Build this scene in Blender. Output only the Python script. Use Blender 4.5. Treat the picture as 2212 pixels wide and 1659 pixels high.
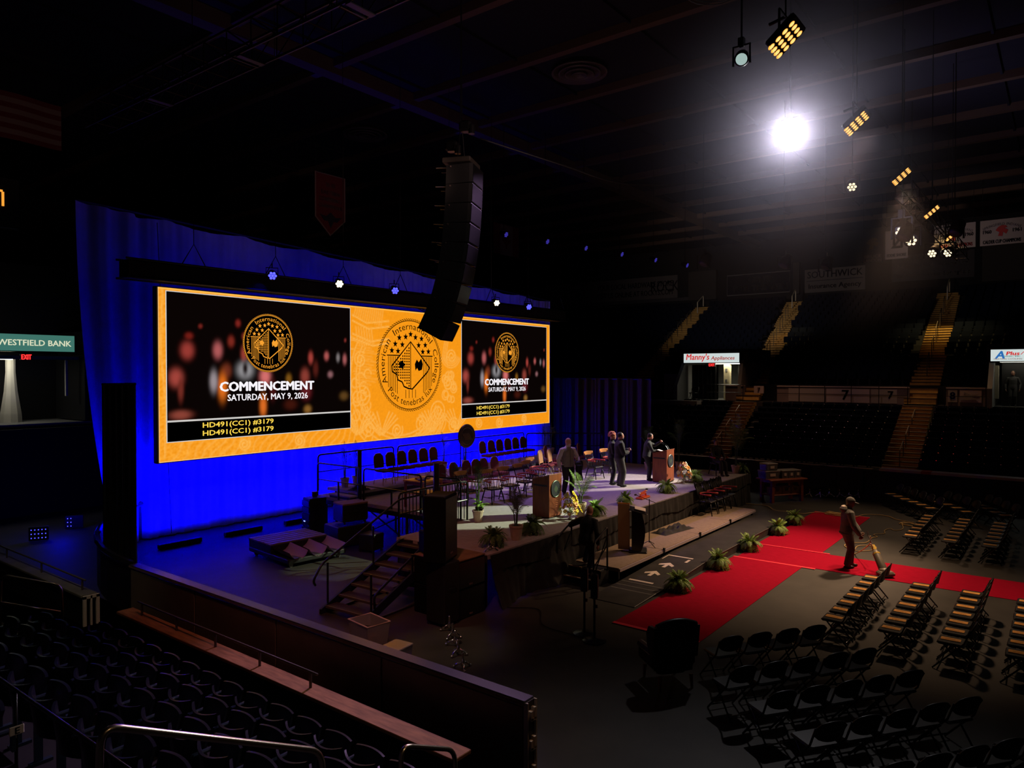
import bpy, bmesh, math, random
import numpy as np
from math import sin, cos, pi, radians, atan2, sqrt
from mathutils import Vector as V, Matrix as M, Quaternion

for o in list(bpy.data.objects): bpy.data.objects.remove(o)
SC = bpy.context.scene
COL = SC.collection
rnd = random.Random(7)

# ------------------------------------------------------------------ camera
CAM_H = 4.95
cd = bpy.data.cameras.new('camera')
cam = bpy.data.objects.new('camera', cd); COL.objects.link(cam)
cam.location = (0, 0, CAM_H)
cam.rotation_euler = (radians(90 - 0.8998), 0, radians(37.6113 - 90))
cd.sensor_fit = 'HORIZONTAL'; cd.sensor_width = 36; cd.lens = 36 * 1560 / 2212
cd.clip_start = .05; cd.clip_end = 300
SC.camera = cam

# ------------------------------------------------------------------ view, world, light
vs = SC.view_settings
vs.view_transform = 'Standard'; vs.look = 'None'; vs.exposure = 0.0; vs.gamma = 1; vs.use_curve_mapping = False
SC.display_settings.display_device = 'sRGB'
wd = bpy.data.worlds.new('dark_hall_air'); SC.world = wd; wd.use_nodes = True
wd.node_tree.nodes['Background'].inputs[0].default_value = (.55, .5, .9, 1)
wd.node_tree.nodes['Background'].inputs[1].default_value = .0013

def lamp(kind, name, loc, target, power, color, size=.3, spot=40, blend=.6, size_y=None, spread=None):
    ld = bpy.data.lights.new(name, kind); ld.energy = power; ld.color = color
    if kind == 'SPOT':
        ld.spot_size = radians(spot); ld.spot_blend = blend; ld.shadow_soft_size = size
    elif kind == 'AREA':
        ld.size = size
        if size_y: ld.shape = 'RECTANGLE'; ld.size_y = size_y
        if spread: ld.spread = radians(spread)
    else: ld.shadow_soft_size = size
    o = bpy.data.objects.new(name, ld); COL.objects.link(o); o.location = loc
    d = V(target) - V(loc)
    o.rotation_euler = d.to_track_quat('-Z', 'Y').to_euler()
    return o

WARM = (1, .62, .36); WHITE = (1, .9, .74); BLUE = (.0, .0, 1); LAV = (.46, .26, 1)
# warm audience blinders on the far part of the floor truss light the carpet
lamp('SPOT', 'blinder_beam', (26.1, 3.5, 9.8), (19.6, 6.6, 0), 7000, WARM, .35, 48, 1)
lamp('SPOT', 'blinder_beam_far', (31.0, 3.5, 9.8), (24.5, 6.5, 0), 1300, WARM, .35, 58, 1)
lamp('SPOT', 'blinder_beam_chairs', (20.9, 3.4, 9.8), (18.2, 3.0, 0), 2300, WARM, .35, 56, 1)
# white profile spots on the stage
lamp('SPOT', 'profile_spot_cool', (25.5, 3.4, 9.5), (15.1, 12.1, 1.1), 17000, (.86, 1, .66), .08, 11, .12)
lamp('SPOT', 'profile_spot_center', (31.5, 4.4, 9.5), (22.0, 13.3, 1.1), 17000, (1, .88, .74), .08, 16, .2)
lamp('SPOT', 'profile_spot_lectern', (29.6, 4.4, 9.6), (22.8, 11.5, 1.4), 3500, WHITE, .15, 13, .6)
lamp('SPOT', 'profile_spot_front', (17.2, 3.4, 10.2), (17.2, 10.4, .9), 420, (1, .62, .46), .3, 58, 1)
lamp('SPOT', 'stage_lavender_wash', (21, 16.0, 10.6), (20.5, 13.5, 1.1), 2300, LAV, .5, 66, 1)
# blue cyc wash on the drape, from the floor bars and from the header
for i, x in enumerate((11.0, 14.6, 18.2, 21.8, 25.0, 27.8)):
    lamp('AREA', 'blue_cyc_bar', (x, 20.35, .35), (x, 21.9, 1.7), 205, BLUE, 3.2, size_y=.25, spread=105)
lamp('AREA', 'blue_top_bar', (19.5, 19.9, 7.95), (19.5, 22.0, 8.7), 15, BLUE, 19, size_y=.15)
lamp('SPOT', 'blue_floor_left', (12.5, 19.0, 7.6), (11.2, 17.4, 0), 200, BLUE, .4, 80, 1)
lamp('POINT', 'blue_backstage', (9.0, 24.3, .8), (9, 24, 0), 40, BLUE, .2)
lamp('SPOT', 'array_fill', (5, 4.5, 12.5), (13.2, 11.5, 8), 150, (1, .86, .8), .3, 26, 1)  # unseen fill added to lift the hanging speaker's side
lamp('SPOT', 'pennant_fill', (9, 7, 8.5), (20.6, 26, 12.4), 1100, (1, .62, .5), .3, 16, 1)  # added fill without a fixture, brightens the dark pennant
lamp('SPOT', 'flag_fill', (3, 9, 8.5), (10.2, 30, 14), 700, (1, .55, .4), .3, 16, 1)  # added fill, no fixture, lifts the striped flag
lamp('SPOT', 'roof_veil_fill', (31, 5, 10.2), (33, 6, 16.3), 420, (.72, .66, 1), .5, 160, 1)  # added upward spot for a bluish veil on the ceiling, no fixture
# lights over the far stands
lamp('SPOT', 'aisle_lamp', (48, 6.2, 15.6), (50.5, 6.0, 7), 5200, (1, .70, .24), .3, 44, 1)
lamp('SPOT', 'aisle_lamp', (40, 5.6, 15.6), (38.5, 5.4, 2.4), 2900, (1, .55, .26), .3, 46, 1)
lamp('SPOT', 'aisle_lamp', (50, 14.8, 15.6), (51, 15.2, 7.4), 4600, (1, .70, .24), .3, 26, 1)
lamp('SPOT', 'aisle_lamp', (38, 13.0, 15.6), (38, 13.2, 2.4), 3000, (1, .5, .26), .3, 50, 1)
lamp('SPOT', 'concourse_glow', (34, 9, 14), (41.5, 9, 3.7), 380, (1, .58, .5), .4, 50, 1)
lamp('SPOT', 'banner_fill', (41, 7.5, 9.0), (51, 5.5, 13.3), 620, (1, .8, .74), .4, 62, 1)  # unseen spot added so the hanging banners show
lamp('SPOT', 'wall_board_fill', (38, 17, 10.5), (62, 20, 13.6), 1500, (1, .85, .8), .4, 72, 1)  # unseen spot added so the wall boards show
lamp('SPOT', 'girder_lamp', (12, 8, 9.5), (20, 18, 16), 160, (1, .62, .55), .4, 110, 1)
# unseen fill spots added over the near stands: faint, warm and lavender
lamp('SPOT', 'handrail_fill', (3.2, -3.0, 8.5), (3.6, 4.8, 1.8), 420, (1, .66, .34), .8, 24, 1)  # added for a golden highlight on the steel handrails
lamp('SPOT', 'ledge_fill', (9.5, 3.2, 11.0), (6.2, 6.6, .6), 300, (1, .5, .24), .3, 36, 1)  # added fill for the brown ledge top
lamp('SPOT', 'seat_rim_fill', (16, 11.5, 10.5), (4, 8.0, 1.2), 4200, (.72, .42, .85), .3, 36, 1)  # added fill giving the seat edges their purple rim
lamp('SPOT', 'left_stand_fill', (3.5, 11.5, 9.5), (5.8, 16.5, .6), 300, (1, .85, .6), .3, 40, 1)  # added fill for the grey ledge and rails at left
lamp('SPOT', 'floor_red_fill', (5, 6, 11), (10.2, 12.2, 0), 1200, (1, .30, .20), .3, 46, 1)  # added red fill tinting the floor around the stair
lamp('SPOT', 'tripod_glint_fill', (8.5, 10.5, 9.5), (9.7, 8.8, 0), 420, (1, .85, .6), .2, 15, .8)  # added spot that puts glints on the chrome bases

# ------------------------------------------------------------------ materials
def mat(name, col, rough=.6, metal=0., noise=0., scale=6., bump=0., spec=.4, emit=None, es=0., alpha=1., stretch=None, trans=0.):
    m = bpy.data.materials.new(name); m.use_nodes = True
    nt = m.node_tree; b = nt.nodes['Principled BSDF']
    b.inputs['Base Color'].default_value = (*col, 1); b.inputs['Roughness'].default_value = rough
    b.inputs['Metallic'].default_value = metal; b.inputs['Specular IOR Level'].default_value = spec
    if emit: b.inputs['Emission Color'].default_value = (*emit, 1); b.inputs['Emission Strength'].default_value = es
    if trans: b.inputs['Transmission Weight'].default_value = trans
    b.inputs['Alpha'].default_value = alpha
    if noise or bump:
        tc = nt.nodes.new('ShaderNodeTexCoord'); mp = nt.nodes.new('ShaderNodeMapping')
        nz = nt.nodes.new('ShaderNodeTexNoise'); nz.inputs['Scale'].default_value = scale; nz.inputs['Detail'].default_value = 5
        if stretch: mp.inputs['Scale'].default_value = stretch
        nt.links.new(tc.outputs['Object'], mp.inputs[0]); nt.links.new(mp.outputs[0], nz.inputs['Vector'])
        if noise:
            cr = nt.nodes.new('ShaderNodeValToRGB')
            cr.color_ramp.elements[0].position = .3; cr.color_ramp.elements[1].position = .7
            cr.color_ramp.elements[0].color = (*[c * (1 - noise) for c in col], 1)
            cr.color_ramp.elements[1].color = (*[min(1, c * (1 + noise)) for c in col], 1)
            nt.links.new(nz.outputs[0], cr.inputs[0]); nt.links.new(cr.outputs[0], b.inputs['Base Color'])
        if bump:
            bp = nt.nodes.new('ShaderNodeBump'); bp.inputs['Strength'].default_value = bump; bp.inputs['Distance'].default_value = .02
            nt.links.new(nz.outputs[0], bp.inputs['Height']); nt.links.new(bp.outputs[0], b.inputs['Normal'])
    return m
def glow(name, col, s): return mat(name, (.02, .02, .02), .5, emit=col, es=s)

MT = dict(
    floor=mat('black_floor_cover', (.033, .029, .024), .62, noise=.35, scale=1.1, bump=.15),
    concrete=mat('dark_concrete', (.05, .05, .05), .8, noise=.3, scale=3),
    black=mat('black_paint', (.012, .012, .013), .5), blackgloss=mat('black_gloss', (.012, .012, .014), .25),
    blackmetal=mat('black_steel', (.02, .02, .022), .35, .6), cloth=mat('black_cloth', (.017, .0155, .0145), .9, noise=.3, scale=5),
    drape=mat('cyc_drape', (.62, .62, .66), .85, noise=.08, scale=2), wing=mat('wing_drape', (.035, .028, .035), .9),
    red=mat('red_carpet', (.37, .006, .027), 1, spec=.03, noise=.22, scale=5, stretch=(14, 1, 1), bump=.2),
    redtape=mat('red_tape', (.95, .03, .07), .5), carpet=mat('grey_stage_carpet', (.36, .32, .32), 1, spec=.1, noise=.1, scale=9, bump=.15),
    deck=mat('tan_platform_carpet', (.30, .22, .145), .95, noise=.14, scale=11, bump=.2), ramp=mat('black_ramp_deck', (.032, .029, .028), .55, noise=.3, scale=3),
    grip=mat('grip_strip', (.10, .095, .09), .8), white=mat('white_tape', (.8, .68, .58), .7),
    wood=mat('cherry_veneer', (.23, .06, .025), .4, noise=.25, scale=4, stretch=(6, 6, .6)), rwood=mat('red_wood', (.33, .075, .032), .45, noise=.25, scale=4, stretch=(1, 8, 8)),
    lwood=mat('honey_wood', (.55, .23, .07), .35, noise=.2, scale=6), armwood=mat('cherry_arm', (.42, .04, .03), .35),
    ply=mat('plywood_top', (.22, .12, .06), .7, noise=.25, scale=4), burg=mat('burgundy_fabric', (.13, .012, .014), .85, noise=.2, scale=30), litback=mat('spotlit_tan_back', (.42, .22, .10), .8, noise=.1, scale=20),
    chrome=mat('chrome', (.8, .78, .74), .15, 1), gold=mat('champagne_metal', (.5, .36, .2), .3, .8), steel=mat('brushed_steel_rail', (.62, .52, .40), .28, 1),
    seat=mat('navy_seat_plastic', (.006, .008, .018), .34), seatmetal=mat('seat_standard', (.05, .07, .12), .3, .5), vinyl=mat('black_vinyl', (.011, .0105, .010), .42),
    card=mat('orange_card', (1, .46, .09), .7, noise=.05, scale=20), pot=mat('cream_pot', (.52, .40, .30), .7, noise=.1, scale=8), soil=mat('soil', (.03, .02, .014), 1),
    fern=mat('fern_green', (.20, .34, .05), .6, noise=.35, scale=9), fern2=mat('dark_fern_green', (.09, .17, .04), .6, noise=.35, scale=9), palm=mat('palm_green', (.16, .22, .09), .5, noise=.3, scale=7),
    yellow=mat('yellow_petal', (.95, .72, .04), .6), peach=mat('peach_petal', (.92, .46, .18), .6), cream=mat('cream_petal', (.9, .84, .66), .6), orangef=mat('orange_petal', (.95, .38, .04), .6),
    leafd=mat('florist_leaf', (.05, .10, .03), .6), vase=mat('pale_vase', (.6, .58, .55), .3), orange=mat('orange_paint', (.85, .13, .03), .4), cable=mat('yellow_cable', (.55, .36, .13), .6),
    navy=mat('navy_steel', (.01, .012, .03), .4), step=mat('yellow_step_edge', (.62, .36, .09), .75, noise=.2, scale=3), riser=mat('tread_nosing_shade', (.06, .035, .015), .9), bowl=mat('bowl_concrete', (.014, .014, .017), .9),
    pinkwall=mat('parapet_paint', (.16, .12, .12), .8, noise=.1, scale=2), paleboard=mat('pale_parapet_board', (.28, .24, .23), .8), cap=mat('pale_rail_cap', (.42, .33, .33), .6), greywall=mat('grey_wall', (.16, .16, .16), .8),
    fseat=mat('far_seat_navy', (.003, .006, .016), .85, spec=.12), cabinet=mat('cabinet_black', (.003, .003, .003), .7, spec=.12), dullsteel=mat('dull_steel', (.10, .08, .06), .5), glintrail=mat('rail_glint_paint', (.8, .7, .5), .4), plastic=mat('clear_plastic', (.55, .58, .62), .25, trans=.6), ceil=mat('ceiling_panel', (.018, .017, .027), .95, spec=.1), beam=mat('ceiling_beam', (.085, .048, .032), .7), duct=mat('diffuser_metal', (.09, .07, .065), .5),
    skin=mat('skin_light', (.52, .25, .17), .55), skin2=mat('skin_brown', (.16, .075, .045), .55), paper=mat('paper', (.75, .65, .55), .8),
    grey=mat('grey_hoodie_cloth', (.135, .13, .118), .9, noise=.15, scale=9), greytr=mat('dark_grey_trousers', (.085, .075, .075), .9), vest=mat('taupe_vest', (.20, .165, .13), .85, noise=.1, scale=9), shirt=mat('pale_shirt', (.58, .50, .48), .8),
    blackcl=mat('black_clothing', (.022, .021, .021), .85), jeans=mat('charcoal_jeans', (.055, .052, .045), .85), greenbl=mat('dark_green_black_hoodie', (.028, .03, .027), .85), shoe=mat('black_shoe', (.015, .014, .014), .4), wshoe=mat('pale_sneaker', (.5, .46, .42), .6),
    hair=mat('dark_hair', (.016, .012, .01), .6), redhair=mat('copper_hair', (.5, .17, .09), .8, noise=.3, scale=30), capc=mat('grey_cap', (.10, .095, .085), .9), bwhite=mat('pale_fleece', (.6, .52, .42), .9),
    vac=mat('grey_vacuum_plastic', (.17, .15, .12), .45), vyellow=mat('yellow_plastic', (.75, .5, .06), .5), eye=mat('eye_dark', (.01, .01, .01), .3), lip=mat('lip', (.3, .1, .08), .6),
    tubgrey=mat('grey_storage_bin', (.13, .15, .15), .5), tublid=mat('pale_bin_lid', (.35, .33, .29), .6), cardboard=mat('cardboard', (.48, .26, .12), .9), lav=mat('trough_paint', (.36, .24, .27), .7), slat=mat('slat_paint', (.16, .12, .13), .6),
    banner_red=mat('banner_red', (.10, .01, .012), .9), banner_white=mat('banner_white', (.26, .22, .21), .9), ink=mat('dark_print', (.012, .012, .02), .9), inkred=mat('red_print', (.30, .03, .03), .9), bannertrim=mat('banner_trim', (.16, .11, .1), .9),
)
# ------------------------------------------------------------------ mesh helpers
def ortho(d):
    d = V(d).normalized(); u = d.cross(V((0, 0, 1)))
    if u.length < 1e-3: u = V((1, 0, 0))
    u.normalize(); return u, d.cross(u).normalized()
class G:
    def __init__(s): s.v = []; s.f = []; s.m = []; s.k = 0
    def add(s, vs, fs):
        n = len(s.v); s.v += [tuple(p) for p in vs]
        for f in fs: s.f.append([i + n for i in f]); s.m.append(s.k)
        return s
    def mi(s, k): s.k = k; return s
    def box(s, c, d, rz=0, T=None, taper=1., r=None):
        x, y, z = d[0] / 2, d[1] / 2, d[2] / 2
        p = [V((a * x * (taper if c2 > 0 else 1), b * y * (taper if c2 > 0 else 1), c2 * z)) for c2 in (-1, 1) for a, b in ((-1, -1), (1, -1), (1, 1), (-1, 1))]
        R_ = r if r is not None else M.Rotation(rz, 3, 'Z')
        p = [R_ @ q + V(c) for q in p]
        if T: p = [T @ q for q in p]
        return s.add(p, [(3, 2, 1, 0), (4, 5, 6, 7), (0, 1, 5, 4), (1, 2, 6, 5), (2, 3, 7, 6), (3, 0, 4, 7)])
    def bbox(s, c, d, b=.01, rz=0, r=None):
        """box with chamfered vertical and horizontal edges"""
        x, y, z = d[0] / 2, d[1] / 2, d[2] / 2; b = min(b, x * .9, y * .9, z * .9)
        ring = lambda i, zz: [(-x + i + b2 * 0, -y + i, zz) for b2 in ()]
        def rg(i, zz):
            a, e = x - i, y - i
            return [V(q) for q in ((-a + b, -e, zz), (a - b, -e, zz), (a, -e + b, zz), (a, e - b, zz), (a - b, e, zz), (-a + b, e, zz), (-a, e - b, zz), (-a, -e + b, zz))]
        p = rg(b * .8, -z) + rg(0, -z + b) + rg(0, z - b) + rg(b * .8, z)
        R_ = r if r is not None else M.Rotation(rz, 3, 'Z')
        p = [R_ @ q + V(c) for q in p]
        f = [tuple(range(7, -1, -1)), tuple(range(24, 32))]
        for k in range(3):
            for i in range(8): j = (i + 1) % 8; f.append((k * 8 + i, k * 8 + j, k * 8 + 8 + j, k * 8 + 8 + i))
        return s.add(p, f)
    def tube(s, pts, r, n=8, closed=False, rx=None, cap=True):
        pts = [V(p) for p in pts]; m = len(pts); rr = r if isinstance(r, (list, tuple)) else [r] * m
        u = None; vs = []
        for i, p in enumerate(pts):
            if closed: d = pts[(i + 1) % m] - pts[i - 1]
            else: d = pts[min(i + 1, m - 1)] - pts[max(i - 1, 0)]
            if d.length < 1e-9: d = V((0, 0, 1))
            d.normalize()
            if u is None: u, w = ortho(d)
            u = (u - d * u.dot(d))
            if u.length < 1e-6: u, _ = ortho(d)
            u.normalize(); w = d.cross(u)
            for k in range(n):
                a = 2 * pi * k / n; vs.append(p + (u * cos(a) + w * sin(a)) * rr[i])
        fs = []
        for i in range(m if closed else m - 1):
            for k in range(n):
                j = (i + 1) % m; fs.append((i * n + k, i * n + (k + 1) % n, j * n + (k + 1) % n, j * n + k))
        if cap and not closed: fs += [tuple(range(n - 1, -1, -1)), tuple(range((m - 1) * n, m * n))]
        return s.add(vs, fs)
    def cyl(s, c, r, h, n=16, r2=None, T=None):
        return s.lathe([(r, 0), (r if r2 is None else r2, h)], n, c)
    def lathe(s, prof, n=16, c=(0, 0, 0), r=None, sq=1.):
        vs = []; R_ = r or M.Identity(3)
        for (a, z) in prof:
            for k in range(n): t = 2 * pi * k / n; vs.append(R_ @ V((a * cos(t), a * sq * sin(t), z)) + V(c))
        fs = []
        for i in range(len(prof) - 1):
            for k in range(n): fs.append((i * n + k, i * n + (k + 1) % n, (i + 1) * n + (k + 1) % n, (i + 1) * n + k))
        fs += [tuple(range(n - 1, -1, -1)), tuple(range((len(prof) - 1) * n, len(prof) * n))]
        return s.add(vs, fs)
    def ell(s, c, rx, ry, rz, n=14, m=9, r=None):
        vs = []; R_ = r or M.Identity(3)
        for i in range(m + 1):
            t = pi * i / m; q = max(sin(t), .02)
            for k in range(n): a = 2 * pi * k / n; vs.append(R_ @ V((rx * q * cos(a), ry * q * sin(a), -rz * cos(t))) + V(c))
        fs = [tuple(range(n - 1, -1, -1)), tuple(range(m * n, m * n + n))]
        for i in range(m):
            for k in range(n): fs.append((i * n + k, i * n + (k + 1) % n, (i + 1) * n + (k + 1) % n, (i + 1) * n + k))
        return s.add(vs, fs)
    def prism(s, poly, O=(0, 0, 0), U=(1, 0, 0), W=(0, 0, 1), D=(0, .02, 0)):
        """2D polygon in the plane O,U,W pushed along D"""
        O, U, W, D = V(O), V(U), V(W), V(D); n = len(poly)
        a = [O + U * p[0] + W * p[1] for p in poly]
        return s.add(a + [p + D for p in a], [tuple(range(n)), tuple(range(2 * n - 1, n - 1, -1))] + [(i, i + n, (i + 1) % n + n, (i + 1) % n) for i in range(n)])
    def quad(s, a, b, c, d): return s.add([a, b, c, d], [(0, 1, 2, 3)])
    def grid(s, fn, nu, nv):
        vs = [fn(i / nu, j / nv) for j in range(nv + 1) for i in range(nu + 1)]; w = nu + 1
        return s.add(vs, [(j * w + i, j * w + i + 1, j * w + w + i + 1, j * w + w + i) for j in range(nv) for i in range(nu)])
    def mesh(s, name, mats, smooth=False):
        me = bpy.data.meshes.new(name); me.from_pydata(s.v, [], s.f)
        for m in (mats if isinstance(mats, (list, tuple)) else [mats]): me.materials.append(MT[m] if isinstance(m, str) else m)
        if any(s.m): me.polygons.foreach_set('material_index', s.m)
        if smooth: me.polygons.foreach_set('use_smooth', [True] * len(s.f))
        me.update(); return me
def obj(name, g, mats=None, parent=None, loc=(0, 0, 0), rz=0, smooth=False, rot=None):
    me = g.mesh(name, mats, smooth) if isinstance(g, G) else g
    o = bpy.data.objects.new(name, me); COL.objects.link(o); o.location = loc
    o.rotation_euler = rot if rot else (0, 0, rz)
    if parent: o.parent = parent
    return o
def tag(o, label, cat, group=None):
    o['label'] = label; o['category'] = cat
    if group: o['group'] = group
    return o
def thing(name, label, cat, loc=(0, 0, 0), rz=0, group=None):
    o = bpy.data.objects.new(name, None); COL.objects.link(o); o.empty_display_size = .1
    o.location = loc; o.rotation_euler = (0, 0, rz); return tag(o, label, cat, group)
def solo(name, g, mats, label, cat, loc=(0, 0, 0), rz=0, group=None, smooth=False):
    return tag(obj(name, g, mats, None, loc, rz, smooth), label, cat, group)
def struct(name, g, mats, parent=None, loc=(0, 0, 0), rz=0, smooth=False):
    o = obj(name, g, mats, parent, loc, rz, smooth)
    if not parent: o['kind'] = 'structure'
    return o
KIDS = {}
def dup(root, loc, rz, label=None, group=None):
    r = root.copy(); COL.objects.link(r); r.location = loc; r.rotation_euler = (0, 0, rz)
    if label: r['label'] = label
    if group: r['group'] = group
    ks = KIDS.get(root.name)
    if ks is None: ks = KIDS[root.name] = [(c, list(c.children)) for c in root.children]
    for c, gs in ks:
        d = c.copy(); COL.objects.link(d); d.parent = r
        for g_ in gs: e = g_.copy(); COL.objects.link(e); e.parent = d
    return r
ORD = 'first second third fourth fifth sixth seventh eighth ninth tenth eleventh twelfth thirteenth fourteenth fifteenth sixteenth seventeenth eighteenth'.split()
_tc = {}
def text(s, size=1., bold=0., align='CENTER'):
    """2D verts and faces of a line of lettering"""
    key = (s, size, bold, align)
    if key not in _tc:
        cu = bpy.data.curves.new('t', 'FONT'); cu.body = s; cu.size = size; cu.align_x = align; cu.align_y = 'CENTER'; cu.resolution_u = 2; cu.space_character = 1.04 if bold else 1
        ob = bpy.data.objects.new('t', cu); COL.objects.link(ob)
        dg = bpy.context.evaluated_depsgraph_get(); me = bpy.data.meshes.new_from_object(ob.evaluated_get(dg))
        _tc[key] = ([(v.co.x, v.co.y) for v in me.vertices], [tuple(p.vertices) for p in me.polygons])
        bpy.data.objects.remove(ob); bpy.data.meshes.remove(me); bpy.data.curves.remove(cu)
    return _tc[key]
def lettering(g, s, size, O, U, W, width=None, bold=0., align='CENTER', bend=None, shear=0., height=None):
    """flat letters in plane O,U,W; width/height in metres stretch the line; bend=(radius, top?) lays it on an arc about O"""
    if bold and not bend:
        for dx, dy in ((-bold, 0), (bold, 0), (0, bold * .6), (0, -bold * .6)): lettering(g, s, size, V(O) + V(U) * dx + V(W) * dy, U, W, width, 0., align, bend, shear, height)
        bold = 0.
    vs, fs = text(s, size, bold > 0, align)
    if not vs: return g
    xs = [p[0] for p in vs]; w0 = max(xs) - min(xs); k = width / w0 if width else 1.; ys = [p[1] for p in vs]; mid = (min(ys) + max(ys)) / 2
    h = height / (max(ys) - min(ys)) if height else 1.
    O, U, W = V(O), V(U), V(W); out = []
    for x, y in vs:
        x, y = x * k, (y - mid) * h; x += shear * y
        if bend:
            rad, top = bend
            if top: a = pi / 2 - x / rad; q = (cos(a) * (rad + y), sin(a) * (rad + y))
            else: a = -pi / 2 + x / rad; q = (cos(a) * (rad - y), sin(a) * (rad - y))
            out.append(O + U * q[0] + W * q[1])
        else: out.append(O + U * x + W * y)
    return g.add(out, fs)
def arc(c, r, a0, a1, n=8, ax='xz'):
    o = []
    for i in range(n + 1):
        a = radians(a0 + (a1 - a0) * i / n); p, q = r * cos(a), r * sin(a)
        o.append(V(c) + (V((p, 0, q)) if ax == 'xz' else V((0, p, q)) if ax == 'yz' else V((p, q, 0))))
    return o
def rounded(pts, r, n=5):
    """polyline with its corners rounded off"""
    pts = [V(p) for p in pts]; out = [pts[0]]
    for a, b, c in zip(pts, pts[1:], pts[2:]):
        p = b + (a - b).normalized() * min(r, (a - b).length * .49); q = b + (c - b).normalized() * min(r, (c - b).length * .49)
        for i in range(n + 1): t = i / n; out.append(p * (1 - t) ** 2 + b * 2 * t * (1 - t) + q * t * t)
    return out + [pts[-1]]
X_, Y_, Z_ = V((1, 0, 0)), V((0, 1, 0)), V((0, 0, 1))
# ------------------------------------------------------------------ shell
struct('floor', G().box((22, 12, -.15), (70, 84, .3)), 'floor')
ceil = struct('ceiling', G().box((24, 12, 16.45), (84, 84, .3)), 'ceil')
struct('wall_far', G().box((62.9, 12, 8), (1, 84, 17)), 'bowl')
struct('wall_end', G().box((24, 53.5, 8), (84, 1, 17)), 'bowl')
# roof grid: one girder along the hall, ribs across it
struct('ceiling_beam', G().box((24, 21.4, 16.02), (80, .55, .5)), 'beam')
for i in range(-1, 11):
    struct('ceiling_beam', G().box((17 + 4.03 * i, 12, 16.15), (.30, 80, .3)), 'beam')
for i in range(9): struct('ceiling_beam', G().box((24, -2.5 + 4.6 * i, 16.24), (80, .08, .1)), 'ceil')
def diffuser(x, y, r, lab):
    t = thing('air_diffuser', lab, 'vent', (x, y, 16.3))
    for i in range(4):
        q = r * (1 - .24 * i)
        obj('ring', G().lathe([(q, -.16 - .03 * i), (q * .98, -.22 - .03 * i), (q * .84, -.1 - .03 * i), (q * .86, -.06)], 32), 'duct', t, smooth=True)
    obj('duct_collar', G().cyl((0, 0, -.1), r * .3, .09, 16), 'duct', t)
diffuser(23.0, 14.55, 1.05, 'round ceiling air diffuser of concentric rings, warm lit, nearest the middle of the ceiling')
diffuser(22.8, 26.3, 1.05, 'round ceiling air diffuser catching blue light above the blue drape')
diffuser(43.2, -.3, 1.05, 'round ceiling air diffuser over the far right stands')
for i, (x, y) in enumerate(((29.5, 13.7), (33.5, -.8))):
    t = thing('can_light', 'small unlit round ceiling can light ' + ('between the ribs near the big bright lamp' if not i else 'over the right side of the hall'), 'light', (x, y, 16.3))
    obj('rim', G().lathe([(.30, -.12), (.34, -.12), (.34, 0), (.30, 0)], 18), 'duct', t); obj('lens', G().cyl((0, 0, -.08), .29, .05, 18), 'banner_white', t)

# ------------------------------------------------------------------ far stands
TR, RI0, RI1, Z0R = .87, .235, .335, .60
g = G(); prof = [(32.55, 0), (32.55, .93)]
for i in range(9): prof += [(33.0 + TR * i if i else 32.55, Z0R + RI0 * i), (33.0 + TR * (i + 1), Z0R + RI0 * i)]
prof += [(40.9, 3.3), (42.9, 3.3), (42.9, 4.25)]
for j in range(20): prof += [(43.4 + TR * j if j else 42.9, 4.25 + RI1 * j), (43.4 + TR * (j + 1), 4.25 + RI1 * j)]
prof += [(62.45, 10.6), (62.45, 0)]
def terrace(y0, y1, n0=0):
    g_ = G(); n = len(prof); vs = [(x, y0, z) for x, z in prof] + [(x, y1, z) for x, z in prof]
    g_.add(vs, [(i, i + 1, n + i + 1, n + i) for i in range(n - 1)] + [tuple(range(n - 1, -1, -1)), tuple(range(n, 2 * n))]); return g_
full = list(prof)
gap = [p for p in full if p[0] < 41 ] + [(45.9, 3.2), (45.9, 6.2)] + [p for p in full if p[0] >= 47.0 - .6 and p[0] < 62] + [(62.45, 10.6), (62.45, 0)]
for y0_, y1_, pf in ((-16, -2.35, full), (-2.35, 3.05, gap), (3.05, 15.0, full), (15.0, 18.9, gap), (18.9, 46, full)):
    prof = pf; struct('stand_far', terrace(y0_, y1_), 'bowl')
def aisle_y(k, x):
    return (5.5 + (x - 33) * .048, 13.35 + (x - 33) * .152, 21.2 + (x - 33) * .15)[k]
def hz(x): return Z0R + (x - 33) * RI0 / TR if x < 40.9 else 3.3 if x < 42.9 else 4.25 + (x - 43.4) * RI1 / TR
stepm = {}
def step_mesh(w, rise):
    k = (round(w, 2), rise)
    if k not in stepm:
        g_ = G(); g_.mi(0).box((.0, 0, -rise / 2 - .045), (.44, w, rise + .05)); g_.mi(1).box((-.01, 0, -.0125), (.46, w, .035))  # dark top slab: tread colour, with nosing shadow put into its front lip
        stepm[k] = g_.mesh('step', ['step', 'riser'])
    return stepm[k]
AW = (1.32, 1.2, 1.15)
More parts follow.
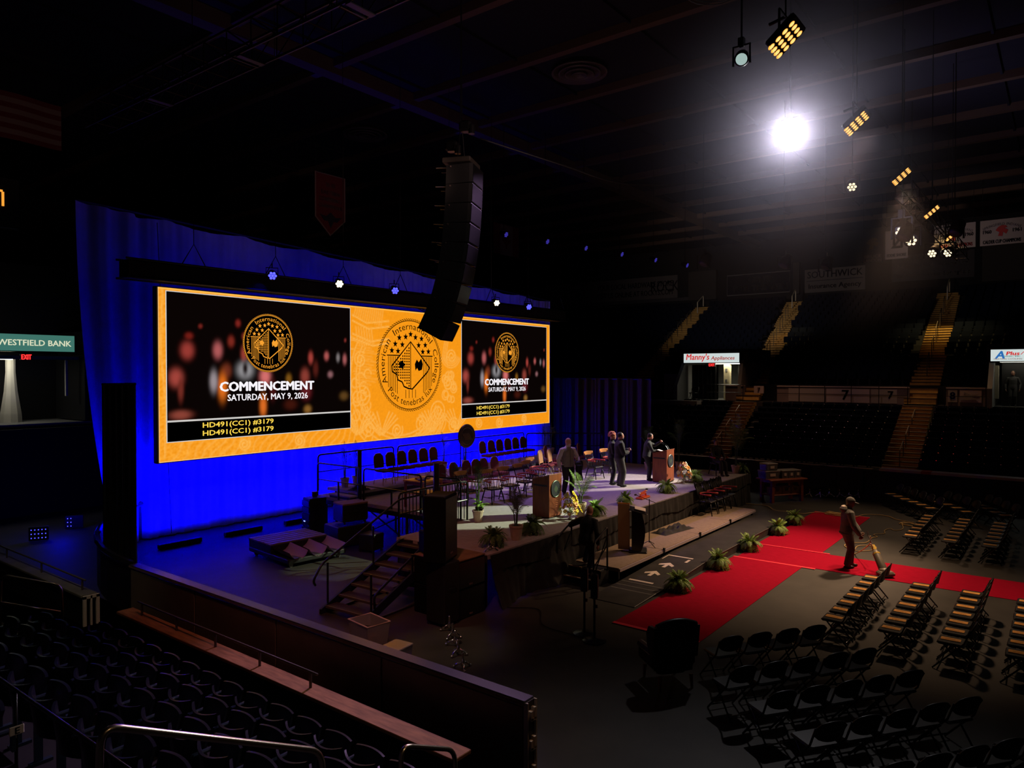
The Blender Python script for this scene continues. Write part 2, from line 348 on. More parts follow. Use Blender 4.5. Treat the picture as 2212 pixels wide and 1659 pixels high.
for k in range(3):
    a = struct('aisle_stair', G().box((0, 0, -.4), (.3, .5, .2)), 'bowl', loc=(43, aisle_y(k, 43), 3.3))
    L0 = a.location
    for i in range(18):
        if k == 2: break
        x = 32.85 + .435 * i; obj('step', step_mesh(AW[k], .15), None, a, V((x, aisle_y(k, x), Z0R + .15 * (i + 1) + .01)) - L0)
    for i in range(40):
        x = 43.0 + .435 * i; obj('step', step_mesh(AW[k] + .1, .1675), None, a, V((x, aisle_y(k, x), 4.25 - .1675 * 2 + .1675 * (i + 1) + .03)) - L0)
    for i in range(3):
        if k == 2: break
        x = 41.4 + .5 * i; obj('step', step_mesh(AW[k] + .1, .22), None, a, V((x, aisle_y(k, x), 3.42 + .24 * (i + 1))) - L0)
    for i, x in enumerate((33.6, 35.6, 37.9, 44.6, 47.2, 49.8, 52.4, 55.0, 58.2)):
        if k == 2 and i < 4: continue
        if i in (8,) : ln = 1.9
        else: ln = 1.15
        p0 = V((x, aisle_y(k, x), hz(x) + .05)); p1 = V((x + ln, aisle_y(k, x + ln), hz(x + ln) + .05))
        up = V((0, 0, .92))
        obj('handrail', G().tube(rounded([p0 - L0, p0 + up - L0, p1 + up - L0, p1 - L0], .12, 3), .022 if i < 8 else .04, 5), 'dullsteel' if i < 8 else 'glintrail', a)  # topmost rails painted pale to carry the lit shine; others stay dull
# parapet between lower and upper stands
def para(y0, y1, z1=4.17, x=41.35):
    p = struct('parapet', G().box((x + .1, (y0 + y1) / 2, (z1 + 3.3) / 2), (.2, y1 - y0, z1 - 3.3)), 'pinkwall')
    obj('coping', G().box((x + .1, (y0 + y1) / 2, z1 + .02), (.28, y1 - y0, .05)), 'cap', p)
    return p
def board(p, y0, y1, z0, z1, m='paleboard', x=41.35): return obj('board', G().box((x - .015, (y0 + y1) / 2, (z0 + z1) / 2), (.03, y1 - y0, z1 - z0)), m, p)
def boardtext(p, s, y, z, h, m, x=41.35, w=None): return obj('numeral', lettering(G(), s, h * 1.35, (x - .04, y, z), (0, -1, 0), (0, 0, 1), w, bold=.02), m, p)
P7 = para(6.4, 13.0)
for a, b in ((12.4, 10.4), (10.4, 8.2), (8.2, 6.9)): board(P7, min(a, b) + .04, max(a, b) - .04, 3.36, 4.08, 'paleboard' if (a, b) != (10.4, 8.2) else 'cap')
boardtext(P7, '7', 9.42, 3.76, .55, 'ink'); boardtext(P7, '7', 7.25, 3.8, .4, 'ink')
P8 = para(3.1, 4.78); board(P8, 4.3, 4.7, 3.5, 4.1); boardtext(P8, '8', 4.5, 3.82, .36, mat('blue_print', (.03, .04, .3), .8)); board(P8, 3.3, 4.2, 3.5, 4.1, 'cap')
obj('emblem', G().prism([(0, 0), (.7, .05), (.5, .15), (.75, .3), (.4, .28), (.1, .42), (.2, .25), (-.05, .2)], (41.31, 4.15, 3.6), (0, -1, 0), (0, 0, 1), (-.01, 0, 0)), 'paleboard', P8)
P6 = para(14.9, 16.0); para(-9, 1.2)
P6b = struct('parapet', G().box((41.3, 14.0, 3.98), (.08, .55, .42)), 'cap'); boardtext(P6b, '7', 14.0, 3.98, .25, 'pinkwall', 41.28)
for y0, y1 in ((6.4, 13.0), (3.1, 4.8), (14.8, 17.2)):
    t = struct('guard_rail', G().tube([(40.95, y0, 4.25), (40.95, y1, 4.25)], .022, 5), 'blackmetal')
    obj('mid_rail', G().tube([(40.95, y0, 3.8), (40.95, y1, 3.8)], .016, 5), 'blackmetal', t)
    n = max(2, int((y1 - y0) / 1.3) + 1)
    for i in range(n): y = y0 + (y1 - y0) * i / (n - 1); obj('post', G().tube([(40.95, y, 3.2), (40.95, y, 4.25)], .022, 5), 'blackmetal', t)
# far rink wall with its rail caps
fw = struct('wall_rink_far', G().box((32.3, 15, .5), (.5, 62, 1.0)), 'bowl')
obj('rail_cap', G().box((32.25, -1.3, 1.045), (.55, 14.6, .09)), 'cap', fw); obj('rail_mark', G().box((32.24, 4.35, 1.05), (.56, .34, .095)), 'inkred', fw)
obj('rail_cap', G().box((32.35, 14, 1.0), (.25, 15.4, .05)), 'cap', fw)
for i in range(13):  # black cloth swags tied along the rail
    y = 6.6 + 1.02 * i
    obj('swag', G().grid(lambda u, v, y=y: (31.98 - .05 * sin(pi * u) * v, y + u * 1.0, 1.06 - .10 * sin(pi * u) * 0 - (1 - sin(pi * u)) * .12 - v * .95), 6, 2), 'cloth', fw)

# ------------------------------------------------------------------ portals in the far stands
def portal(y0, y1, front=41.6, depth=4.2, side_right=True):
    g_ = G(); zc = 5.5
    p = struct('portal', G().box((front + depth, (y0 + y1) / 2, 4.45), (.15, y1 - y0, 2.3)), 'greywall')
    obj('portal_floor', G().box((front + depth / 2, (y0 + y1) / 2, 3.31), (depth, y1 - y0, .04)), 'greywall', p)
    obj('portal_ceiling', G().box((front + depth / 2, (y0 + y1) / 2, 5.62), (depth, y1 - y0 + .3, .12)), 'bowl', p)
    for y in (y0, y1):
        obj('cheek_wall', G().prism([(0, 0), (depth, 0), (depth, 2.3), (.05, 2.3), (-1.1 if y == y1 else -.3, .9), (-1.1 if y == y1 else -.3, 0)], (front, y - .1, 3.3), (1, 0, 0), (0, 0, 1), (0, .2, 0)), 'greywall', p)
    obj('roof_block', G().box((front + depth / 2 + .3, (y0 + y1) / 2, 6.0), (depth, y1 - y0 + .5, .7)), 'bowl', p)
    return p
lit = glow('fluorescent_tube', (1, .93, .7), 9)
pm = portal(15.15, 18.75)
solo('fluorescent_light', G().box((42.4, 16.3, 5.5), (.2, 1.7, .07)), lit, 'long warm white ceiling light inside the portal under the appliance sign', 'light')
lamp('AREA', 'portal_lamp', (42.6, 16.3, 5.4), (42.4, 16.4, 3.3), 26, (1, .9, .66), 1.2)
obj('black_drape', G().grid(lambda u, v: (42.1 + .05 * sin(u * 40), 16.72 + u * 1.7, 3.33 + v * 2.1), 40, 2), 'black', pm)
obj('column', G().box((42.6, 16.35, 4.4), (.3, .36, 2.2)), mat('cream_column', (.62, .54, .34), .8), pm); obj('black_drape', G().box((43.6, 15.6, 4.4), (.1, .9, 2.2)), 'black', pm)
for s_, z in (('call_box', 4.45), ('notice', 5.1)): obj(s_, G().box((42.43, 16.36, z), (.06, .12, .2)), 'greywall', pm)
pa = portal(-2.2, 2.92); obj('black_drape', G().box((42.2, .7, 4.4), (.1, 3.7, 2.15)), 'black', pa)
obj('door_jamb', G().box((41.7, 2.72, 4.5), (.12, .16, 1.6)), mat('lit_jamb', (.6, .55, .4), .7), pa); lamp('AREA', 'portal_lamp', (41.75, 1.6, 5.42), (41.8, 2.4, 3.4), 4, (1, .92, .7), 1.6)
solo('fluorescent_light', G().box((41.65, 1.4, 5.47), (.1, 2.4, .05)), lit, 'thin white light strip under the heating and cooling sign at right', 'light')
obj('balcony_slab', G().box((40.6, 18.95, 3.13), (1.6, 3.7, .34)), 'greywall', pm); obj('side_panel', G().box((42.0, 19.5, 4.1), (.1, 1.4, 1.5)), 'paleboard', pm)
def lightbox(name, label, y0, y1, z0, z1, x, face, parts_):
    t = thing(name, label, 'sign', (x, (y0 + y1) / 2, z0))
    w, h = y1 - y0, z1 - z0
    obj('housing', G().bbox((.14, 0, h / 2), (.24, w + .1, h + .1), .02), 'blackmetal', t)
    obj('lit_face', G().box((0, 0, h / 2), (.06, w, h)), face, t)
    for nm, gg, m_ in parts_: obj(nm, gg, m_, t)
    return t
whiteface = glow('sign_white', (.82, .93, .92), .72); sred = glow('sign_red', (.75, .03, .03), .8); sred2 = glow('sign_dark_red', (.6, .08, .06), .6); sgreen = glow('sign_green', (.06, .21, .17), .8); scream = glow('sign_cream', (.75, .78, .55), .9); sblue = glow('sign_blue', (.03, .2, .6), .7); steal = glow('sign_teal_print', (.1, .45, .4), .6); sdark = glow('sign_brown_print', (.3, .12, .08), .5); exitred = glow('exit_red', (1, .03, .03), 1.5)
F_ = lambda s, y, z, h, w, bold=0, sh=0: lettering(G(), s, h, (-.034, y, z), (0, -1, 0), (0, 0, 1), w, bold, shear=sh)
lightbox('lightbox_sign', 'lit white sign with slanted red lettering over the far portal', 15.22, 18.65, 5.55, 6.1, 41.45, whiteface,
         [('lettering', F_("Manny's", .82, .3, .5, 1.44, .012, .12), sred), ('lettering', F_('Appliances', -.75, .24, .3, 1.42, .008, .2), sred2)])
lightbox('lightbox_sign', 'lit white sign with a big blue initial, cut by the right frame edge', -2.0, 2.96, 5.5, 6.05, 41.45, whiteface,
         [('lettering', F_('A', 2.08, .3, .5, .36, .02, .2), sblue), ('lettering', F_('Plus', 1.6, .36, .24, .5, .012, .2), sred), ('lettering', F_('HVAC, INC', 1.62, .22, .1, .6, .004), steal), ('lettering', F_('HEATING COOLING', 1.8, .1, .08, 1.1, .002), sdark), ('lettering', F_('Electrical', .15, .38, .2, 1.3, .002), steal), ('lettering', F_('Installations', .12, .18, .2, 1.6, .002), steal),
          ('swoosh', G().tube([(-.034, 1.3 - .5 * t, .3 + .2 * sin(t * 3)) for t in [i / 8 for i in range(9)]], .014, 4), sred), ('figure', G().prism([(0, 0), (.06, .12), (.14, .2), (.08, .32), (-.06, .34), (-.12, .22), (-.05, .12)], (-.03, 1.0, .1), (0, -1, 0), (0, 0, 1), (-.006, 0, 0)), sdark)])
def exit_sign(loc, rz, lab):
    t = thing('exit_sign', lab, 'sign', loc, rz); obj('housing', G().bbox((.05, 0, 0), (.08, .42, .22), .01), 'black', t)
    obj('lettering', lettering(G(), 'EXIT', .22, (-.0, 0, 0), (0, -1, 0), (0, 0, 1), .36, .012, height=.17), exitred, t)
exit_sign((41.5, 16.9, 5.42), 0, 'small red lit EXIT sign under the appliance sign')

# ------------------------------------------------------------------ banners and boards on the far wall
def flatsign(name, label, cat, O, w, h, base, lines, rz=0, extra=(), thick=.05, trim=None):
    """board hanging at O (top centre), facing -X turned by rz; lines: (text, u, v, height, width, material, bend)"""
    t = thing(name, label, cat, O, rz)
    obj('cloth' if cat == 'banner' else 'panel', G().box((thick / 2, 0, -h / 2), (thick, w, h)), base, t)
    if trim: obj('trim', G().tube([(-.01, -w / 2, 0), (-.01, w / 2, 0), (-.01, w / 2, -h), (-.01, -w / 2, -h)], .04, 4, True), trim, t)
    for L in lines:
        s_, u, v, hh, ww, m_ = L[:6]
        gg = lettering(G(), s_, hh, (-.012, -u, -h / 2 + v), (0, -1, 0), (0, 0, 1), ww, .012, bend=L[6] if len(L) > 6 else None, height=None if len(L) > 6 else hh)
        obj('lettering', gg, m_, t)
    if cat == 'banner':
        for s in (-1, 1): obj('hanging_cable', G().tube([(.02, s * w * .45, 0), (.02, s * w * .45, 16.3 - O[2])], .012, 4), 'blackmetal', t)
    for nm, gg, m_ in extra: obj(nm, gg, m_, t)
    return t
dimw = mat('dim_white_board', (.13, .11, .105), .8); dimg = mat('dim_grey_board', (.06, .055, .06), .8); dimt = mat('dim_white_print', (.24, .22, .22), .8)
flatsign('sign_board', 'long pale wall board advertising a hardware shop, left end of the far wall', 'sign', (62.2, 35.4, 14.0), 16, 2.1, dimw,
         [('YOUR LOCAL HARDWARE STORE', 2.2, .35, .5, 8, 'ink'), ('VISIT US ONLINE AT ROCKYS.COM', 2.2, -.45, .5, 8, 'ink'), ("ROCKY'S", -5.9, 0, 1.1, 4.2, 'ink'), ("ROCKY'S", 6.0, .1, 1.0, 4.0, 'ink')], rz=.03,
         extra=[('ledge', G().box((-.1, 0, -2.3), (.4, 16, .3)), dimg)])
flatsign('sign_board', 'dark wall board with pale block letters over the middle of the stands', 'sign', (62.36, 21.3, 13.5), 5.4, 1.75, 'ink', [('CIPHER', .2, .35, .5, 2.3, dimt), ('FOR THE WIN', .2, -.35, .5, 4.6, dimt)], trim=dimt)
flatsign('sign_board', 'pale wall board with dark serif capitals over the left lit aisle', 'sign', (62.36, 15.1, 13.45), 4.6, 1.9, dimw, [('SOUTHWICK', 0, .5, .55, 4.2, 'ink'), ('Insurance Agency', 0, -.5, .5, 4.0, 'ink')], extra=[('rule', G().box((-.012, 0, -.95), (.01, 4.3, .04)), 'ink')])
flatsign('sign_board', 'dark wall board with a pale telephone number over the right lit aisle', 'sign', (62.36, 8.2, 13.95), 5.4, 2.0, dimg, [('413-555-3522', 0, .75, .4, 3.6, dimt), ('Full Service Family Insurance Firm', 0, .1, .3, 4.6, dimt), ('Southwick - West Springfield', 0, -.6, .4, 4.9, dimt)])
for y, w in ((26.2, 2.6), (18.0, .5), (3.0, 4)): struct('trim_pier', G().box((62.28, y, 12.8), (.5, w, 2.6)), mat('wall_pier', (.05, .045, .042), .9))
hawk = [(-.5, .1), (-.3, .4), (0, .55), (.3, .5), (.45, .3), (.2, .25), (.5, .05), (.35, -.3), (.1, -.1), (.05, -.5), (-.3, -.45), (-.2, -.1)]
def hawkg(k, v): return G().prism([(a * k, b * k) for a, b in hawk], (-.02, 0, v), (0, -1, 0), (0, 0, 1), (-.01, 0, 0))
for i, (y, yr, lab) in enumerate(((5.42, ('19', '1960'), 'white championship banner dated 1960, left of the two with a red emblem'), (3.1, ('1960', '1961'), 'white championship banner with a red emblem, rightmost in the frame'))):
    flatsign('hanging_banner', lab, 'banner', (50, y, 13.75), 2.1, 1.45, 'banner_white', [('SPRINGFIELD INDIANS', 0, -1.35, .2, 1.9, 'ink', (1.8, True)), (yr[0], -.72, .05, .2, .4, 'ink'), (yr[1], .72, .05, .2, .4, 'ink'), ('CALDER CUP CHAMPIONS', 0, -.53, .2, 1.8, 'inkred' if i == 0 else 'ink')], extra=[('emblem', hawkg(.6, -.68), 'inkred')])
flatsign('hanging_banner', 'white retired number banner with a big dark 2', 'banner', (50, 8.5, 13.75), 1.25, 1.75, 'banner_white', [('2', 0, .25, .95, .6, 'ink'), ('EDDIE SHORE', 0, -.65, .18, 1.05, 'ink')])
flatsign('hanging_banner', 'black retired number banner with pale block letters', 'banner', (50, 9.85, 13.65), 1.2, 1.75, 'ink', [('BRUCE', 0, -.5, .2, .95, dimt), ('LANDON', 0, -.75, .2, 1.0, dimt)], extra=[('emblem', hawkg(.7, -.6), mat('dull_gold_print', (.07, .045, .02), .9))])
# red pennant banner and red-white flag above the drape
t = thing('hanging_banner', 'red pointed conference champions pennant hanging above the blue drape', 'banner', (20.55, 26, 13.7))
obj('cloth', G().prism([(-.82, 0), (.82, 0), (.82, -1.95), (0, -2.7), (-.82, -1.95)], U=X_, W=Z_, D=(0, .04, 0)), 'banner_red', t)
obj('trim', G().tube([(-.8, -.01, 0), (.8, -.01, 0), (.8, -.01, -1.93), (0, -.01, -2.66), (-.8, -.01, -1.93)], .035, 4, True), 'bannertrim', t)
for s_, v, w in (("21-22", -.45, .5), ('EASTERN', -.8, 1.0), ('CONFERENCE', -1.1, 1.25), ('CHAMPIONS', -1.4, 1.25)):
    obj('lettering', lettering(G(), s_, .25, (0, -.02, v), X_, Z_, w, .01), 'bannertrim', t)
for s in (-1, 1): obj('hanging_cable', G().tube([(s * .75, .02, 0), (s * .75, .02, 2.6)], .012, 4), 'blackmetal', t)
obj('emblem', G().prism([(-.6, .1), (-.25, .05), (0, .25), (.25, .05), (.6, .1), (.35, -.15), (.15, -.15), (0, -.45), (-.15, -.15), (-.35, -.15)], (0, -.02, -1.9), X_, Z_, (0, -.01, 0)), 'ink', t)
t = thing('hanging_flag', 'red and white vertical striped flag beyond the hanging speaker', 'flag', (33.2, 26, 13.55))
for i, m_ in enumerate(('banner_red', 'bannertrim', 'banner_red')): obj('stripe', G().box(((-.88, 0, .88)[i], 0, -.9), ((.62, 1.14, .62)[i], .03, 1.75)), m_, t)
for s in (-1, 1): obj('hanging_cable', G().tube([(s * 1.1, .02, -.03), (s * 1.1, .02, 2.75)], .012, 4), 'blackmetal', t)
obj('leaf_emblem', G().prism([(0, .5), (.12, .25), (.3, .32), (.25, .05), (.45, .1), (.35, -.12), (.05, -.3), (.05, -.5), (-.05, -.5), (-.05, -.3), (-.35, -.12), (-.45, .1), (-.25, .05), (-.3, .32), (-.12, .25)], (0, -.02, -.9), X_, Z_, (0, -.01, 0)), 'banner_red', t)
# large striped flag at the left
t = thing('hanging_flag', 'large red and white horizontally striped flag, barely lit, at upper left', 'flag', (9.9, 30, 14.95), radians(4))
for i in range(9): obj('stripe', G().grid(lambda u, v, i=i: (-1.4 + 2.8 * u, .04 * sin(u * 9), -.185 * i - .185 * v), 12, 1), 'banner_red' if i % 2 == 0 else 'bannertrim', t)
for s in (-1, 1): obj('hanging_cable', G().tube([(s * 1.3, .02, 0), (s * 1.3, .02, 1.35)], .012, 4), 'blackmetal', t)
# scoreboard with one lit digit at the left edge
t = thing('scoreboard', 'black scoreboard with an amber lit digit at the left frame edge', 'scoreboard', (8.6, 30, 10.4))
amber = glow('amber_segment', (1, .36, .04), 1.1)
obj('housing', G().bbox((0, .2, .6), (2.6, .3, 1.8), .03), 'black', t)
for s in (-1, 1): obj('hanging_cable', G().tube([(s * 1.1, .2, 1.5), (s * 1.1, .2, 5.9)], .015, 4), 'blackmetal', t)
obj('segment', G().box((.58, .03, 1.0), (.34, .04, .07)), amber, t); obj('segment', G().box((.76, .03, .72), (.07, .04, .5)), amber, t)
# left portal with the bank sign
gw = mat('lit_corridor_wall', (.5, .48, .42), .8)
pl_ = struct('portal', G().box((10.5, 31.5, 4.3), (4.5, .1, 2.8)), 'black')
obj('cheek_wall', G().box((11.45, 29.8, 4.4), (.12, 2.6, 2.4)), 'black', pl_); obj('lintel', G().box((10, 29.05, 5.48), (3.2, .12, .12)), 'greywall', pl_)
obj('portal_floor', G().box((9.9, 30.0, 3.1), (3.6, 2.6, .12)), 'greywall', pl_)
obj('jamb', G().box((10.98, 29.05, 4.75), (.07, .1, 1.3)), gw, pl_)
obj('column', G().lathe([(.36, 0), (.34, .3), (.22, 1.1), (.16, 1.8), (.16, 2.3)], 10, (9.62, 30.3, 3.16)), gw, pl_)
solo('fluorescent_light', G().box((9.0, 29.9, 5.44), (1.1, .12, .05)), lit, 'white ceiling light inside the left portal under the bank sign', 'light')
lamp('AREA', 'portal_lamp', (9.1, 29.6, 5.35), (9.3, 30.3, 3.4), 16, (1, .95, .8), .9)
struct('stand_end', G().box((9, 33, 7.4), (9, 2.4, 3.4)).box((9, 30.6, 1.5), (9, 4.2, 3.0)).box((13.0, 31, 4.5), (2.8, 4, 4)), 'bowl')
t = thing('lightbox_sign', 'lit green sign with pale capitals over the left portal', 'sign', (9.7, 28.9, 5.72))
obj('housing', G().bbox((0, .12, .28), (3.05, .2, .64), .02), 'blackmetal', t); obj('lit_face', G().box((0, 0, .28), (3.0, .04, .58)), sgreen, t)
obj('lettering', lettering(G(), 'WESTFIELD BANK', .3, (.24, -.025, .28), X_, Z_, 2.3, .006, height=.2), scream, t)
t = thing('exit_sign', 'small red lit EXIT sign under the bank sign at left', 'sign', (9.68, 28.95, 5.5)); obj('housing', G().bbox((0, .05, 0), (.36, .06, .22), .01), 'black', t)
obj('lettering', lettering(G(), 'EXIT', .2, (0, .01, 0), X_, Z_, .3, .012, height=.17), exitred, t)
# ------------------------------------------------------------------ stadium seats
def seat_parts():
    pan = G(); W = .225
    pan.grid(lambda u, v: ((-.10 + .10 * v + .035 * (1 - (2 * u - 1) ** 2) * v), (2 * u - 1) * W * (.9 + .1 * v), .42 + .38 * v + .012 * (1 - (2 * u - 1) ** 2) * v), 8, 3)
    pan.grid(lambda u, v: (-.132 + .105 * v + .035 * (1 - (2 * u - 1) ** 2) * v, -(2 * u - 1) * W * (.9 + .1 * v), .42 + .38 * v + .012 * (1 - (2 * u - 1) ** 2) * v), 8, 3)
    top = [(8 + 1) * 3 + i for i in range(9)]; o = 36
    for i in range(8): pan.f.append([27 + i, 28 + i, o + 27 + 7 - i, o + 27 + 8 - i]); pan.m.append(0)
    for i in range(8): pan.f.append([i + 1, i, o + 8 - i, o + 7 - i]); pan.m.append(0)
    for j in range(3):
        pan.f.append([j * 9, (j + 1) * 9, o + (j + 1) * 9 + 8, o + j * 9 + 8]); pan.m.append(0)
        pan.f.append([(j + 1) * 9 + 8, j * 9 + 8, o + j * 9, o + (j + 1) * 9]); pan.m.append(0)
    bk = G()
    def bx(u): return -.10 - .085 * (1 - (2 * u - 1) ** 2)
    bk.grid(lambda u, v: (bx(u) - .05 * v, (2 * u - 1) * .24, .40 + .39 * v - .03 * (1 - (2 * u - 1) ** 2) * v), 10, 3)
    bk.grid(lambda u, v: (bx(1 - u) - .05 * v - .028, (1 - 2 * u) * .24, .40 + .39 * v - .03 * (1 - (2 * u - 1) ** 2) * v), 10, 3)
    for i in range(10): bk.f.append([33 + i, 34 + i, 44 + 33 + 9 - i, 44 + 33 + 10 - i]); bk.m.append(0)
    bk.k = 0
    arm = G(); arm.bbox((-.09, 0, .645), (.27, .045, .035), .012); arm.box((.035, 0, .56), (.025, .05, .15)); arm.box((-.11, 0, .31), (.07, .035, .62)); arm.box((-.09, 0, .015), (.2, .06, .03))
    arm.mi(1).box((.05, 0, .60), (.008, .04, .035)); arm.box((.03, 0, .662), (.03, .04, .004))
    return pan.mesh('seat_pan', 'seat'), bk.mesh('backrest', 'seat'), arm.mesh('armrest', ['seatmetal', 'chrome'])
PAN, BACK, ARM = seat_parts()
def new_seat(x, y, z, rz, label, group, arms=(1,)):
    t = thing('stadium_seat', label, 'seat', (x, y, z), rz, group)
    obj('seat_pan', PAN, None, t); obj('backrest', BACK, None, t)
    for s in arms: obj('armrest', ARM, None, t, (0, .27 * s, 0))
    return t
# near stands: (row, X of seat edge, floor height, first seat Y, count)
NEAR = (('first', 5.3, .0, 5.50, 14), ('second', 4.45, .385, 5.52, 14), ('third', 3.68, .73, 5.62, 12), ('fourth', 2.80, 1.17, 5.42, 8), ('fifth', 1.97, 1.58, 6.62, 3))
for rn, x, z, y0, n in NEAR:
    for i in range(n):
        new_seat(x, y0 + .54 * i, z, 0, f'navy tipped-up stadium seat, {ORD[i]} from the aisle end, {rn} row behind the ledge', 'seats of the near stand', (1, -1) if i == 0 else (1,))
g = G(); np_ = [(6.4, -.3), (6.4, .0), (5.55, .0), (4.72, .0)]
cur = [(7.0, 0), (4.72, 0), (4.72, .385), (3.95, .385), (3.95, .73), (3.1, .73), (3.1, 1.17), (2.27, 1.17), (2.27, 1.58), (1.45, 1.58), (1.45, 2.0), (.7, 2.0), (.7, 2.5), (-4, 2.5), (-4, -.3), (7, -.3)]
n = len(cur); g.add([(x, -8, z) for x, z in cur] + [(x, 34, z) for x, z in cur], [(i, (i + 1) % n, n + (i + 1) % n, n + i) for i in range(n)] + [tuple(range(n)), tuple(range(2 * n - 1, n - 1, -1))])
struct('stand_near', g, mat('near_stand_concrete', (.009, .008, .008), .9, noise=.3, scale=4))
# row letter plate
t = thing('row_plate', 'white row plate with a black E on a seat end at lower left', 'plate', (2.02, 6.315, 2.23), 0)
obj('plate', G().bbox((0, 0, 0), (.10, .012, .07), .005), 'white', t)
obj('lettering', lettering(G(), 'E', .07, (.0, -.012, 0), (1, 0, 0), (0, 0, 1), .03, .002), 'ink', t)
# aisle and guard rails of the near stand
def rail(name, label, path, r, m='steel', group=None, mids=(), n=10):
    t = thing(name, label, 'railing', path[0] if isinstance(path[0], tuple) else tuple(path[0]))
    L0 = V(path[0]); obj('top_rail', G().tube([V(p) - L0 for p in rounded(path, .14, 6)], r, n), m, t, smooth=True)
    for p in mids: obj('mid_rail' if abs(p[0][2] - p[1][2]) < .4 * (V(p[0]) - V(p[1])).length + .2 and (V(p[0]) - V(p[1])).xy.length > .05 else 'post', G().tube([V(q) - L0 for q in p], r * .9, n), m, t, smooth=True)
    return t
rail('handrail', 'long brushed steel aisle handrail bending down at both ends in the foreground', [(1.96, 4.8, 1.7), (1.99, 4.8, 2.73), (3.69, 4.8, 1.86), (3.70, 4.8, .7)], .024, n=14)
rail('handrail', 'shorter steel aisle handrail beside the end of the wooden ledge', [(4.55, 4.8, .3), (4.57, 4.8, 1.54), (5.30, 4.8, 1.20), (5.31, 4.8, .0)], .024, n=14)
rail('handrail', 'grey tube aisle rail with a middle bar at the left edge beyond the seats', [(4.18, 13.78, .4), (4.2, 13.75, 1.66), (4.85, 13.1, 1.45), (4.87, 13.1, .1)], .022, mids=(((4.2, 13.75, 1.2), (4.85, 13.1, 1.0)),))
rail('guard_rail', 'slim guard rail catching a purple sheen across the lower left corner', [(2.33, 3.2, 2.19), (2.33, 9.8, 2.15)], .016, 'blackgloss', mids=(((2.33, 4.4, 1.2), (2.33, 4.4, 2.18)), ((2.33, 7.3, 1.2), (2.33, 7.3, 2.16))))
# ledge in front of the first row
def ledge(y0, y1, m, lab):
    w = struct('wall_ledge', G().box((6.12, (y0 + y1) / 2, .28), (.22, y1 - y0, .56)), 'black')
    obj('ledge_top', G().bbox((6.12, (y0 + y1) / 2, .575), (.30, y1 - y0, .05), .008), m, w)
    return w
ledge(5.42, 13.7, mat('worn_wood_ledge', (.40, .19, .075), .7, noise=.3, scale=3, stretch=(6, 1, 1), bump=.2), '')
ledge(15.2, 26, mat('grey_ledge', (.17, .155, .12), .8, noise=.2, scale=3), '')
for nm, y0, y1, lab in (('ledge_rail', 8.1, 13.25, 'thin dark rail on posts along the wooden ledge'), ('ledge_rail', 15.45, 24, 'thin grey rail on posts along the grey ledge at far left')):
    t = thing(nm, lab, 'railing', (6.15, y0, .6))
    obj('top_rail', G().tube([(0, 0, .22), (0, y1 - y0, .22)], .018, 8), 'duct', t, smooth=True)
    for i in range(5): obj('post', G().tube([(0, .15 + (y1 - y0 - .3) * i / 4, 0), (0, .15 + (y1 - y0 - .3) * i / 4, .22)], .02, 8), 'duct', t)
t = thing('ledge_end_bracket', 'white slotted metal end bracket on the grey ledge across the gap', 'bracket', (6.0, 15.12, .0))
for dx in (-.12, 0, .12): obj('upright', G().box((.12 + dx, 0, .3), (.06 if dx else .03, .04, .58)), 'paper', t)
obj('top_bar', G().box((.12, 0, .57), (.3, .04, .06)), 'paper', t)
# ------------------------------------------------------------------ rink boards on the near side
db = struct('wall_rink_near', G().box((6.87, 10.0, .5), (.12, 9.9, .98)), mat('board_back', (.12, .10, .08), .5))
bpm = mat('board_panel', (.16, .135, .105), .45, noise=.15, scale=2)
for i in range(4): obj('panel', G().bbox((6.795, 6.28 + 2.47 * i, .52), (.03, 2.44, .96), .008), bpm, db)
obj('top_cap', G().bbox((6.87, 10.0, 1.055), (.2, 9.94, .05), .012), mat('cap_dark', (.035, .03, .045), .3), db)
obj('cap_edge', G().box((6.775, 10.0, 1.045), (.02, 9.94, .03)), 'bannertrim', db)
ep = obj('end_plate', G().box((6.87, 5.035, .53), (.17, .03, 1.06)), 'duct', db)
for x in (6.79, 6.96): obj('end_flange', G().box((x, 5.02, .53), (.018, .06, 1.06)), 'paper', db)
for z in (.9, .55, .2):
    obj('hook', G().box((6.84, 4.99, z), (.045, .05, .11)).box((6.90, 4.99, z + .02), (.035, .05, .14)).box((6.87, 4.99, z - .045), (.1, .05, .03)), 'paper', db)
pts = [(6.87 + 8.5 - 8.5 * cos(radians(a)), 15.0 + 8.5 * sin(radians(a))) for a in range(0, 62, 6)]
cw = struct('wall_rink_corner', G().grid(lambda u, v: (6.87 + 8.5 - 8.5 * cos(u * 1.05), 15.0 + 8.5 * sin(u * 1.05), v * 1.07), 12, 1), 'black')
obj('top_cap', G().tube([(x, y, 1.06) for x, y in pts], .07, 6), 'blackgloss', cw)

